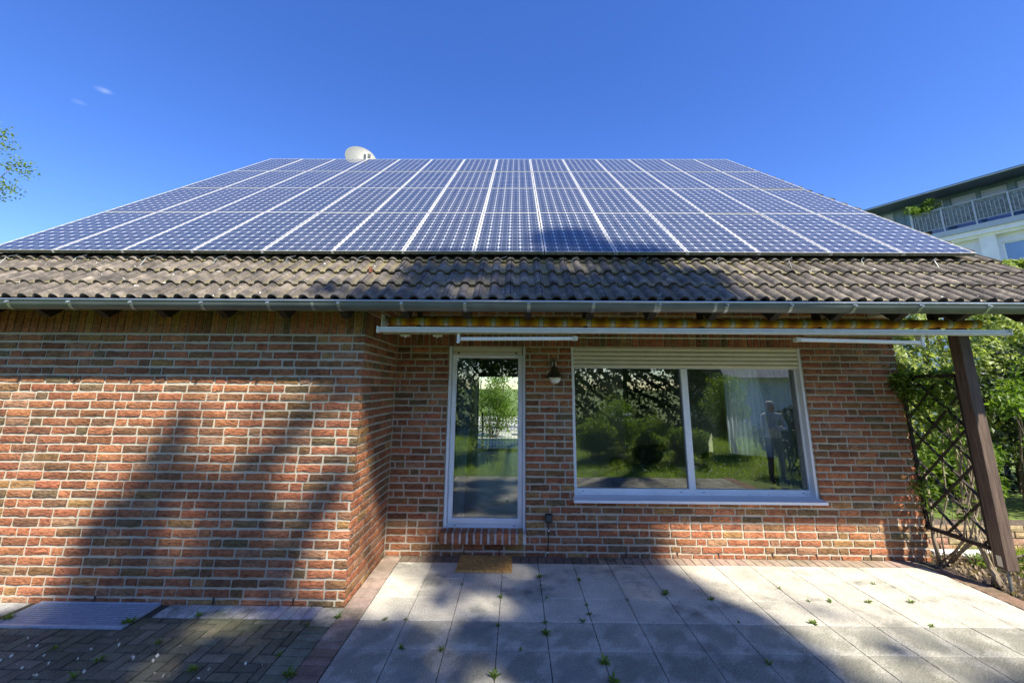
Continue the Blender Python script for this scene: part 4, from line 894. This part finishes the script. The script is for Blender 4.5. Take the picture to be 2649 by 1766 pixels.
# photographer reflected in the glass
def person():
    bx, by = 5.62, 1.72
    t = empty('person', (bx, by, 0), 'white-haired person in a grey T-shirt with folded arms, reflected in the window', 'person')
    J = {'pel': (0, 0, .95), 'wa': (0, 0, 1.08), 'ch': (0, .01, 1.28), 'sh': (0, 0, 1.40), 'nk': (0, 0, 1.47), 'hd': (0, .015, 1.56), 'ht': (0, .02, 1.64), 'tp': (0, .01, 1.69),
         'ls': (-.18, 0, 1.39), 'le': (-.25, .08, 1.14), 'lh': (-.02, .24, 1.16), 'lf': (.07, .26, 1.18), 'rs': (.18, 0, 1.39), 're': (.25, .08, 1.14), 'rh': (.04, .26, 1.13), 'rf': (-.05, .29, 1.11),
         'lp': (-.10, 0, .90), 'lk': (-.12, .02, .50), 'la': (-.13, -.01, .08), 'lt': (-.15, .14, .04), 'rp': (.10, 0, .90), 'rk': (.12, .02, .50), 'ra': (.13, -.01, .08), 'rt': (.15, .14, .04)}
    Rr = {'pel': .15, 'wa': .15, 'ch': .15, 'sh': .12, 'nk': .058, 'hd': .082, 'ht': .088, 'tp': .05, 'ls': .075, 'le': .048, 'lh': .032, 'lf': .028, 'rs': .075, 're': .048, 'rh': .032, 'rf': .028, 'lp': .10, 'lk': .068, 'la': .042, 'lt': .038, 'rp': .10, 'rk': .068, 'ra': .042, 'rt': .038}
    E = [('pel', 'wa'), ('wa', 'ch'), ('ch', 'sh'), ('sh', 'nk'), ('nk', 'hd'), ('hd', 'ht'), ('ht', 'tp'), ('sh', 'ls'), ('ls', 'le'), ('le', 'lh'), ('lh', 'lf'), ('sh', 'rs'), ('rs', 're'), ('re', 'rh'), ('rh', 'rf'), ('pel', 'lp'), ('lp', 'lk'), ('lk', 'la'), ('la', 'lt'), ('pel', 'rp'), ('rp', 'rk'), ('rk', 'ra'), ('ra', 'rt')]
    K = list(J); me = bpy.data.meshes.new('body'); me.from_pydata([J[k] for k in K], [(K.index(a), K.index(b)) for a, b in E], [])
    o = bpy.data.objects.new('body', me); COL.objects.link(o); o.parent = t; sk = o.modifiers.new('skin', 'SKIN'); sv = me.skin_vertices[0].data
    for k, v in zip(K, sv): v.radius = (Rr[k], Rr[k]*.75 if k in ('pel', 'wa', 'ch', 'sh') else Rr[k]); v.use_root = k == 'pel'
    s = o.modifiers.new('sub', 'SUBSURF'); s.levels = s.render_levels = 2
    mt, nt, b, _ = new_mat('skin_and_clothes'); v = coords(nt, 'Object'); sp = nt.nodes.new('ShaderNodeSeparateXYZ'); nt.links.new(v, sp.inputs[0])
    c = ramp(nt, math_(nt, 'DIVIDE', sp.outputs[2], 2.0), [(0, (.03, .03, .035)), (.05, (.10, .10, .10)), (.46, (.10, .10, .10)), (.465, (.50, .52, .54)), (.73, (.50, .52, .54)), (.735, (.50, .31, .23)), (1, (.50, .31, .23))], 'CONSTANT')
    nt.links.new(c, b.inputs['Base Color']); b.inputs['Roughness'].default_value = .8; me.materials.append(mt)
    m = MB(); m.lathe([(.001, .115), (.05, .105), (.085, .07), (.098, .02), (.094, -.03), (.07, -.05)], (bx, by-.012, 1.61), n=20); o2 = m.build('hair', M['hair'], t, smooth=True)
    m = MB(); m.lathe([(.001, -.02), (.014, -.012), (.001, .012)], (bx, by+.115, 1.575), n=8)
    for e in (-.033, .033): m.lathe([(.001, -.008), (.01, 0), (.001, .008)], (bx+e, by+.098, 1.60), n=8)
    m.box(bx-.025, bx+.025, by+.094, by+.1, 1.53, 1.537); m.build('face', plain('face_skin', (.42, .25, .18), .7), t)
person()
# ------------------------------------------------------------------ satellite dish behind the ridge
t = empty('satellite_dish', (-4.05, 9.9, 7.6), 'grey satellite dish standing just behind the roof ridge', 'satellite dish')
Rm = Vector((.50, -.80, .28)).to_track_quat('Z', 'Y').to_matrix().to_4x4()
m = MB(); prof = [(.001+.40*i/10, .055*(i/10)**2) for i in range(11)]; cpos = (-4.16, 10.0, 7.86)
m.lathe(prof, cpos, n=40, M=Rm); m.lathe([(r+.002, h-.008) for r, h in prof][::-1], cpos, n=40, M=Rm); m.lathe([(.401, .055), (.407, .055), (.407, .045), (.401, .045)], cpos, n=40, M=Rm); m.build('reflector', M['dish'], t, smooth=True)
m = MB(); m.tube([(-4.05, 10.1, 7.1), (-4.05, 10.1, 7.8)], .024, 10); m.build('mast', M['zinc'], t)
m = MB(); m.tube([(-4.05, 9.85, 7.50), (-3.84, 9.50, 7.60)], .012, 8); m.tube([(-3.85, 9.50, 7.58), (-3.84, 9.47, 7.70)], .03, 12); m.build('receiver_arm', M['zinc'], t)
m = MB(); m.box(-3.90, -3.83, 9.78, 9.82, 7.80, 7.90); m.build('bracket', M['dish'], t)
# ------------------------------------------------------------------ neighbour building
U2 = Vector((-.52387, .85180, 0)); N2 = Vector((.85180, .52387, 0)); P0 = Vector((18.8334, 18.1423, 0))
nb = empty('apartment_building', (P0.x, P0.y, 0), 'grey apartment building with zinc-clad top storey and a long balcony', 'building')
def B(s, d, z): return P0 + U2*s + N2*d + Vector((0, 0, z))
def bbox(m, s0, s1, d0, d1, z0, z1):
    vs = [B(s, d, z) for s in (s0, s1) for d in (d0, d1) for z in (z0, z1)]; m.add(vs, [(0, 1, 3, 2), (4, 6, 7, 5), (0, 4, 5, 1), (2, 3, 7, 6), (0, 2, 6, 4), (1, 5, 7, 3)])
S0, S1 = -12, 4.5
def bholed(m, s0, s1, z0, z1, holes, d0, d1):
    xs = sorted({s0, s1, *[h[0] for h in holes], *[h[1] for h in holes]})
    for a, b in zip(xs, xs[1:]):
        hs = sorted([h for h in holes if h[0] <= a and h[1] >= b], key=lambda h: h[2]); z = z0
        for h in hs:
            if h[2] > z: bbox(m, a, b, d0, d1, z, h[2])
            z = h[3]
        if z < z1: bbox(m, a, b, d0, d1, z, z1)
holes = [(-3.2, -2.03, 6.98, 8.0), (-6.2, -4.4, 6.98, 8.0), (-3.2, -2.03, 4.0, 5.2), (-6.2, -4.4, 4.0, 5.2)]
m = MB(); bholed(m, S0, S1-.2, -.1, 8.45, holes, .35, .75); bbox(m, S0, -1.44, .25, .35, 6.85, 6.95); m.build('wall', M['render'], nb)
m = MB(); bbox(m, S0, S1, .02, 1.5, 8.45, 8.66); bbox(m, S0, S1-.1, .12, 1.5, 8.34, 8.45); m.build('ledge', M['render_light'], nb)
m = MB(); bbox(m, S0, S1, -.04, 1.6, 8.665, 8.90); m.build('balcony_slab', M['railgrey'], nb)
m = MB(); bbox(m, -1.92, -1.46, .15, .35, -.1, 8.34); m.build('pilaster', M['render_light'], nb)
up = [(-1.49, -.60, 8.9, 10.86), (-2.42, -1.55, 8.9, 10.86), (-.42, .36, 9.0, 10.92), (1.44, 1.95, 9.6, 10.92), (-3.6, -2.62, 8.9, 10.84), (-5.0, -3.8, 8.9, 10.84)]
m = MB(); bholed(m, S0, S1, 8.9, 11.35, up, 1.5, 1.8); 
for s in (-.5, .72, 1.05, 1.40, 2.2, 2.8, 3.4): bbox(m, s, s+.03, 1.47, 1.5, 8.9, 11.1)
m.build('cladding', M['zinc_clad'], nb)
for i, (a, b, z0, z1) in enumerate(up):
    m = MB(); bbox(m, a, a+.05, 1.56, 1.62, z0, z1); bbox(m, b-.05, b, 1.56, 1.62, z0, z1); bbox(m, a+.05, b-.05, 1.56, 1.62, z1-.05, z1); o = m.build('window', M['zinc_clad'], nb)
    m = MB(); bbox(m, a+.05, b-.05, 1.59, 1.60, z0, z1-.05); m.build('pane', M['blind'], o)
for a, b, z0, z1 in holes:
    m = MB(); bbox(m, a, a+.05, .40, .46, z0, z1); bbox(m, b-.05, b, .40, .46, z0, z1); bbox(m, a+.05, b-.05, .40, .46, z1-.05, z1); bbox(m, a+.05, b-.05, .40, .46, z0, z0+.05); o = m.build('window', M['white'], nb)
    m = MB(); bbox(m, a+.05, b-.05, .43, .44, z0+.05, z1-.05); g = plain('reflective_pane', (.16, .26, .45), .12, 0, .1, 2, 0, .9, 1); m.build('pane', g, o)
m = MB(); vs = [B(a, b, c) for a in (S0, S1) for b, c in ((.0, 10.885), (8, 11.25), (8, 11.34), (1.5, 11.22), (.0, 10.95))]; m.add(vs, [(0, 1, 2, 3, 4), (9, 8, 7, 6, 5), (0, 5, 6, 1), (1, 6, 7, 2), (2, 7, 8, 3), (3, 8, 9, 4), (4, 9, 5, 0)]); rf_ = m.build('roof', plain('dark_roof_edge', (.10, .14, .17), .5, .3), nb)
m = MB(); vs = [B(a, b, c) for a in (S0, S1) for b, c in ((.02, 10.875), (1.48, 11.12), (1.48, 11.13), (.02, 10.882))]; m.add(vs, [(0, 1, 2, 3), (7, 6, 5, 4), (0, 4, 5, 1), (1, 5, 6, 2), (2, 6, 7, 3), (3, 7, 4, 0)]); m.build('eave_soffit', plain('eave_soffit_board', (.50, .56, .58), .7), rf_)
m = MB(); bbox(m, S0, S1, -.02, -.002, 10.875, 10.895); m.build('roof_trim', M['alu'], nb)
m = MB(); bbox(m, S0, S1, 1.8, 8, 8.9, 11.2); m.build('core', M['zinc_clad'], nb)
rl = MB(); bbox(rl, S0, .44, -.02, .03, 9.955, 9.985); bbox(rl, S0, .44, -.01, .02, 9.075, 9.10)
s = .44
while s > S0: bbox(rl, s-.025, s+.025, -.03, .02, 8.70, 9.97); s -= .99
ro = rl.build('balcony_railing', M['railgrey'], nb)
m = MB(); s = .36
while s > S0: bbox(m, s-.008, s+.008, -.012, .008, 9.10, 9.80); s -= .125
m.build('baluster', M['railgrey'], ro)
m = MB(); bbox(m, S0, .42, .022, .032, 9.10, 9.95); m.build('railing_screen', M['railpanel'], ro)
m = MB(); bbox(m, .46, .50, .0, .5, 8.9, 10.35); m.build('divider', M['render_light'], nb)
c0 = B(.10, .25, 8.9); t = empty('balcony_plant', c0, 'yellow-green leafy plant in a tub at the balcony end', 'plant')
m = MB(); m.lathe([(.001, 0), (.16, 0), (.2, .35), (.18, .35), (.001, .3)], c0, n=16); m.build('tub', M['black'], t)
leaf_cloud('foliage', blob_pts(clumps((c0.x-.15, c0.y-.1, 10.25), (.5, .5, .42), 14, 4, (.4, .7)), 1500, 4), .10, M['leaf_bright'], t, .45)
# ------------------------------------------------------------------ post and trellis
t = empty('wooden_post', (4.99, 4.72, 0), 'dark brown square wooden post carrying the roof corner on a steel shoe', 'post')
m = MB(); m.box(4.930, 5.052, 4.655, 4.775, .205, 3.06); m.build('post', M['postwood'], t, bevel=.006)
m = MB(); m.tube([(4.99, 4.715, -.1), (4.99, 4.715, .205)], .014, 10); m.box(4.94, 5.04, 4.68, 4.75, .195, .2045); m.build('metal_shoe', M['zinc'], t)
m = MB(); m.box(4.9285, 4.9300, 4.69, 4.74, .23, .33); m.build('fixing_plate', M['cream'], t)
m = MB(); m.box(4.74, 5.45, 4.64, 4.79, 2.90, 3.02); m.box(4.86, 5.12, 4.62, 4.81, 2.80, 2.90); m.build('head_block', M['darkwood'], t)
t = empty('garden_trellis', (4.97, 5.15, 0), 'dark diagonal wooden trellis between the house corner and the post', 'trellis')
TX = 4.965; TY0, TY1, TZ0, TZ1 = 4.79, 5.50, .365, 2.14
m = MB(); m.box(TX-.02, TX+.02, TY0, TY1, TZ1-.02, TZ1+.02); m.box(TX-.02, TX+.02, TY0, TY1, TZ0-.02, TZ0+.02); m.box(TX-.02, TX+.02, TY1-.03, TY1, TZ0, TZ1); m.box(TX-.02, TX+.02, TY0, TY0+.02, TZ0, TZ1); m.build('frame', M['darkwood'], t)
m = MB()
for sg, dx in ((1, .008), (-1, -.008)):
    for k in range(-4, 12):
        z = TZ0 + k*.37 + .09; a, b = (TY0, z), (TY1, z+.71*1.0*sg if sg > 0 else z-.71*1.0)
        # clip to frame
        y0_, z0_, y1_, z1_ = a[0], a[1], b[0], b[1]; sl_ = (z1_-z0_)/(y1_-y0_)
        ya, yb = y0_, y1_
        ylo, yhi = sorted(((TZ0-z0_)/sl_+y0_, (TZ1-z0_)/sl_+y0_)); ya, yb = max(ya, ylo), min(yb, yhi)
        if yb-ya > .03: m.bar((TX+dx, ya, z0_+(ya-y0_)*sl_), (TX+dx, yb, z0_+(yb-y0_)*sl_), .012, .034, up=(1, 0, 0))
m.build('lattice', M['darkwood'], t)
# climbing plant
t = empty('climbing_vine', (5.0, 5.42, 0), 'woody climbing plant with green leaves covering the trellis', 'vine'); m = MB(); q = random.Random(8)
for k in range(9):
    y = q.uniform(5.0, 5.5); x = 4.97+q.uniform(.02, .14); pts = [(5.0+q.uniform(-.05, .08), 5.45+q.uniform(-.08, .05), -.02)]; z = 0
    if k > 6: pts = [(5.02+q.uniform(-.04, .04), 4.86+q.uniform(-.05, .06), -.02)]; y = 4.9
    for i in range(1, 7): z = i*.36; pts.append((x+q.uniform(-.05, .05), y+q.uniform(-.07, .07)-(.05*i if k <= 6 else -.05*i), z))
    m.tube(pts, [q.uniform(.006, .013)]*3 + [.009, .007, .005, .003], 6)
m.tube([(5.01, 5.46, -.03), (4.985, 5.46, .25), (5.0, 5.44, .6), (4.99, 5.42, 1.0)], [.024, .020, .016, .012], 8)
for k in range(9): a = q.uniform(0, 6.3); m.tube([(5.02+.05*math.cos(a), 4.86+.05*math.sin(a), -.04), (5.0+.03*math.cos(a), 4.87, .12), (5.0+q.uniform(-.05, .1), 4.9+q.uniform(-.05, .15), .45)], [.016, .012, .004], 6)
m.build('stem', M['stem'], t, smooth=True)
r_np = np.random.default_rng(9); n = 1500
pv = np.stack([4.97+r_np.normal(.08, .10, n), r_np.uniform(4.80, 5.42, n), 1.18+r_np.beta(2.2, 1.3, n)*1.06], -1)
n = 500; pv = np.concatenate([pv, np.stack([4.90+r_np.normal(0, .07, n), 5.40+r_np.normal(0, .07, n), 2.03+r_np.normal(0, .09, n)], -1)]); n = 220
pv = np.concatenate([pv, np.stack([4.97+r_np.normal(.1, .1, n), r_np.uniform(4.85, 5.6, n), r_np.uniform(.5, 1.4, n)], -1), np.stack([4.92+r_np.normal(0, .06, 90), 5.42+r_np.normal(0, .05, 90), .80+r_np.normal(0, .07, 90)], -1)])
leaf_cloud('leaves', pv, .058, M['leaf_vine'], t, .6, .4, seed=10)
# ------------------------------------------------------------------ vegetation at the right
box_hedge('tall_hedge', 7.6, 12.5, 8.6, 10.2, .6, 4.7, 62000, .10, M['leaf_hedge'], 'tall sunlit yellow-green hedge behind the trellis', 81)
shrub('dark_shrub', (9.6, 7.2, -.05), clumps((9.7, 7.2, 1.5), (1.4, .9, 1.55), 40, 82, (.45, .7)), 15000, .09, M['leaf_shade'], 'large dark green shrub at the right edge, deep shade in its leaf colour', 82, stems=12)
shrub('elder_shrub', (7.6, 6.6, -.05), [(7.35, 6.3, 1.95, .35, .3, .22), (7.1, 6.2, 1.75, .25, .25, .2), (7.9, 6.3, 2.25, .5, .3, .3), (8.3, 6.3, 2.6, .5, .3, .3), (7.3, 6.1, 1.25, .22, .2, .18), (7.75, 6.2, 1.0, .4, .25, .25), (7.4, 6.1, .75, .3, .3, .2), (8.3, 6.4, 1.0, .35, .3, .2), (8.1, 6.3, .45, .4, .3, .2)], 2600, .085, M['leaf_bright'], 'bright broad-leaved shrub with hanging shoots right of the post', 83, stems=10, shell=.5)
shrub('ground_ivy', (6.6, 5.7, -.05), [(5.5, 5.35, .04, .25, .15, .08), (5.9, 5.1, .03, .2, .3, .08), (6.4, 5.3, .08, .5, .3, .12), (7.2, 5.6, .15, .6, .3, .2), (6.0, 4.6, .02, .3, .3, .06), (5.6, 4.9, .01, .15, .2, .05)], 2200, .055, M['leaf_vine'], 'low creeping green plants on the soil behind the post', 87, stems=6, cat='plant')
shrub('low_bright_shrub', (6.5, 6.35, -.05), clumps((6.5, 6.5, .78), (.9, .35, .46), 22, 84, (.5, .8)), 6500, .07, M['leaf_bright'], 'low bright green shrub behind the trellis, above the brick edging', 84, stems=8)
box_hedge('dark_backdrop_hedge', 6.0, 15, 9.2, 10.5, -.05, 1.9, 22000, .11, M['leaf_shade'], 'low hedge below the tall hedge, shade in its dark leaf colour', 85)
shrub('conifer', (12.3, 10.6, -.05), clumps((12.3, 10.6, 3.2), (1.0, .8, 2.9), 30, 86, (.45, .7)), 9000, .10, M['leaf_bright'], 'feathery green conifer against the apartment building', 86, stems=5, cat='conifer')
# light reeds behind the trellis base
t = empty('reed_clump', (6.2, 6.15, 0), 'yellow reed stalks leaning behind the trellis foot', 'reeds'); m = MB(); q = random.Random(3)
for k in range(40): x = 5.85+q.random()*.6; m.tube([(x, 6.15, 0), (x+q.uniform(-.1, .1), 6.1, .35), (x+q.uniform(-.25, .25), 6.05, .65+q.random()*.2)], [.006, .004, .001], 4)
m.build('stalks', M['stem'], t)
# low brick edging wall and concrete kerb
rc = []; r = random.Random(12)
for k in range(4):
    x = 5.25 - (k % 2)*.12
    while x < 9.5: rc.append((x, x+.235, k*.078-.05, k*.078+.018, (.42*r.uniform(.8, 1.1), .27*r.uniform(.85, 1.1), .16))); x += .25
V_, Q_, C_ = relief(rc, (0, 5.95, 0), (1, 0, 0), (0, 0, 1), (0, -1, 0), rough=.003, seed=40)
o = np_mesh('garden_wall', V_, Q_, M['stone'], None, C_); tag(o, 'low tan brick edging wall behind the trellis', 'garden wall')
WL[o.name] = Vector((0, 0, 0)); m = MB(); m.box(5.24, 9.6, 5.96, 6.2, -.1, .255); k = m.build('core', M['bark'], o)
m = MB(); m.box(5.20, 6.15, 5.72, 5.80, -.06, .02); tag(m.build('kerb_stone', M['render_light'], bevel=.01), 'pale concrete kerb lying in front of the low brick edging', 'kerb')
# lawn blades and dead leaves
def lawn(n, x0, x1, y0, y1, seed, h=.07):
    r = np.random.default_rng(seed); x = r.uniform(x0, x1, n); y = r.uniform(y0, y1, n); a = r.uniform(0, 6.28, n); H = h*r.uniform(.5, 1.3, n); w = .004
    dx, dy = np.cos(a), np.sin(a); lx_, ly_ = r.normal(0, .4, n)*H, r.normal(0, .4, n)*H; z = -.07
    V = np.stack([np.stack([x-dx*w, y-dy*w, np.full(n, z)], -1), np.stack([x+dx*w, y+dy*w, np.full(n, z)], -1), np.stack([x+lx_+dx*w*.3, y+ly_+dy*w*.3, z+H], -1), np.stack([x+lx_-dx*w*.3, y+ly_-dy*w*.3, z+H], -1)], 1).reshape(-1, 3)
    C = np.repeat(r.uniform(0, 1, n)[:, None]*np.ones((1, 3)), 4, 0); return V, np.arange(4*n).reshape(n, 4), C
V_, Q_, C_ = join([lawn(26000, 5.6, 10.5, 3.2, 6.6, 1, .10), lawn(60000, -4, 13, -7, 1.15, 2, .12)])
tag(np_mesh('lawn_grass', V_, Q_, M['grass'], None, C_), 'bright green lawn grass around the patio', 'grass', kind='stuff')
r_np = np.random.default_rng(15); n = 1500; pts = np.stack([r_np.uniform(0, 11, n), r_np.uniform(-4, 1.1, n), np.full(n, .05)], -1)
tag(leaf_cloud('daisies', pts, .035, M['petal'], None, .9, 2, seed=3), 'white daisies scattered over the lawn', 'flowers', kind='stuff')
n = 1300; pts = np.stack([4.93+np.abs(r_np.normal(0, .55, n)), r_np.uniform(3.4, 5.68, n), r_np.uniform(-.01, .025, n)], -1)
tag(leaf_cloud('dead_leaves', pts, .05, M['deadleaf'], None, .5, 3, seed=5), 'dry brown leaves littering the soil under the trellis', 'dead leaves', kind='stuff')
n = 330; q_ = np.abs(r_np.normal(0, .6, n)); pts = np.stack([-4.3+r_np.normal(0, 1.1, n), 3.15+r_np.normal(0, .33, n), np.full(n, .006)], -1); pts = pts[pts[:, 1] < 3.8]
tag(leaf_cloud('fallen_petals', pts, .024, M['cream'], None, .8, 6, seed=6), 'pale fallen petals on the mossy paving', 'petals', kind='stuff')
# ------------------------------------------------------------------ weeds in the joints (positions on the slab grid)
def weed(x, y, s, label, seed):
    s = s*random.Random(seed).uniform(.5, .9)
    t = empty('weed', (x, y, 0), label, 'weed', 'weeds sprouting from the paving joints'); q = np.random.default_rng(seed); n = int(16+14*s)
    a = q.uniform(0, 2*np.pi, n); L = .045*s*q.uniform(.3, 1.25, n); el = q.uniform(.15, .9, n)
    d = np.stack([np.cos(a)*np.cos(el), np.sin(a)*np.cos(el), np.sin(el)], -1); P = np.array([x, y, .003])+d*L[:, None]*.55
    w = np.stack([-np.sin(a), np.cos(a), np.zeros(n)], -1)*L[:, None]*.15; b = np.array([x, y, .001])+d*L[:, None]*.05; tip = b+d*L[:, None]; mid = b+d*L[:, None]*.5+np.array([0, 0, .004*s])
    V = np.stack([b, mid-w, tip, mid+w], 1).reshape(-1, 3)
    np_mesh('leaves', V, np.arange(4*n).reshape(n, 4), M['leaf_bright'], t, np.repeat(q.uniform(.2, 1, n)[:, None]*np.ones((1, 3)), 4, 0))
    m = MB(); m.tube([(x, y, -.012), (x+.002, y, .006)], .002*s+.001, 6); m.build('root_crown', M['stem'], t)
s5 = 525/2352
def gp(px, py):
    v = f_ + r_*((px-1324.5)/F_PX) + u_*((CY-py)/F_PX); k = -CAM_H/v.z; return v.x*k, v.y*k
WD = [(-0.62, 4.14, 1.1, 'weed at the left patio edge, beside the sunlit strip'), ]
cells = {}
WE = [(1.0, 3.0, 1.0), (1.17, 4.0, 1.1), (2.0, 1.35, .9), (3.0, 2.0, .9), (3.0, 4.75, 1.3), (3.0, 3.2, .8), (4.0, .9, 1.1), (4.0, 1.35, .7), (4.1, 2.0, .9), (4.0, 3.05, 1.2), (4.0, 3.45, 1.3), (4.8, 3.0, 1.0), (5.0, 1.05, 1.1), (5.0, 2.3, 1.0), (5.0, 2.7, 1.2), (4.98, 4.35, 1.5), (5.02, 4.85, 1.6), (6.0, 2.05, .8), (7.0, 1.75, 1.4), (8.0, 1.98, 1.1), (8.15, 2.95, .7), (8.0, 4.3, 1.5), (10.0, 1.35, .8), (10.3, 2.0, 1.1), (10.8, 2.0, .8), (9.75, 2.95, 1.1), (11.7, 2.0, 1.1), (12.2, 3.0, 1.2), (12.7, 2.0, .9), (12.6, 1.05, .8), (1.95, 4.05, 1.2), (.55, 3.0, 1.0), (3.45, 4.0, .8)]
ON = ['first', 'second', 'third', 'fourth', 'fifth', 'sixth', 'seventh', 'eighth', 'ninth', 'tenth', 'eleventh', 'twelfth', 'thirteenth', 'fourteenth']
for i, (k, j, s) in enumerate(WE):
    key = (round(k), int(j)); cnt = cells.get(key, 0); cells[key] = cnt+1
    lab = f'{"larger" if cnt else "small"} green weed, {ON[round(k)]} patio joint from the left, {ON[int(j)]} slab row'
    weed(-1.3454+.402*k, 5.2705-.402*j, s, lab, 100+i)
for i, (px, py, s, lab) in enumerate(((335, 1612, 2.6, 'leafy green weed at the right corner of the cellar grate'), (875, 1596, 1.8, 'green weed at the foot of the projecting wall corner'), (515, 1593, 1.2, 'small weed on the pale paver band beside the left wall'), (797, 1617, 1.0, 'small weed where the pale paver band meets the mossy paving'), (255, 1710, 1.4, 'yellowish weed low in the mossy paving under the grate'), (745, 1748, 1.9, 'leafy weed near the left corner of the slab patio'), (140, 1678, 1.4, 'weed among pale petals on the mossy paving'), (500, 1735, 1.6, 'white-flowered weed in the dark mossy paving'), (720, 1694, 1.2, 'light green weed in the mossy paving left of the green border'), (410, 1663, 1.1, 'small weed in the middle of the dark herringbone paving'), (190, 1752, 1.5, 'yellow-green weed at the bottom edge of the mossy paving'), (20, 1602, 1.6, 'weed at the left end of the cellar grate'))):
    x, y = gp(px, py); weed(x, y, s, lab, 200+i)
# ------------------------------------------------------------------ left background trees
cl = clumps((-23.9, 14.5, 11.3), (4.2, 2.6, 3.6), 60, 91, (.12, .26))
tree('birch_tree', (-23.5, 14.5, -.05), (-23.4, 14.5, 12.6), .2, cl, 5000, .11, M['leaf_vine'], 'thin drooping tree at the left edge of the sky', 91)
cl = clumps((-15.2, 11, 3.2), (1.5, 1.2, 1.9), 14, 92, (.4, .6)); tree('garden_bush_tree', (-15.2, 11, -.05), (-15.2, 11, 4.0), .1, cl, 2500, .12, M['leaf_tree'], 'small dark tree top just above the left roof edge', 92)
t = empty('wire_gate', (-.5, 14.2, 0), 'thin black wire mesh gate seen through the hall and back door', 'gate')
for x in (-1.1, .1): m = MB(); m.bar((x, 14.2, -.05), (x, 14.2, 1.15), .04); m.build('post', M['black'], t)
m = MB()
for k in range(12): m.bar((-1.1+.1*k+.05, 14.2, .05), (-1.1+.1*k+.05, 14.2, 1.1), .008)
for k in range(6): m.bar((-1.1, 14.2, .08+.2*k), (.1, 14.2, .08+.2*k), .010)
m.build('mesh', M['black'], t)
box_hedge('back_hedge', -6, 5, 19.5, 20.5, -.05, 3.4, 12000, .13, M['leaf_vine'], 'green hedge far beyond the back door, seen through the hall', 96)
# greenery beyond the back door
shrub('back_garden_shrub', (-.9, 17.5, -.05), clumps((-.9, 17.5, 1.5), (.9, .8, 1.5), 20, 93, (.4, .7)), 5000, .09, M['leaf_bright'], 'sunlit shrub seen through the hall and back door', 93)
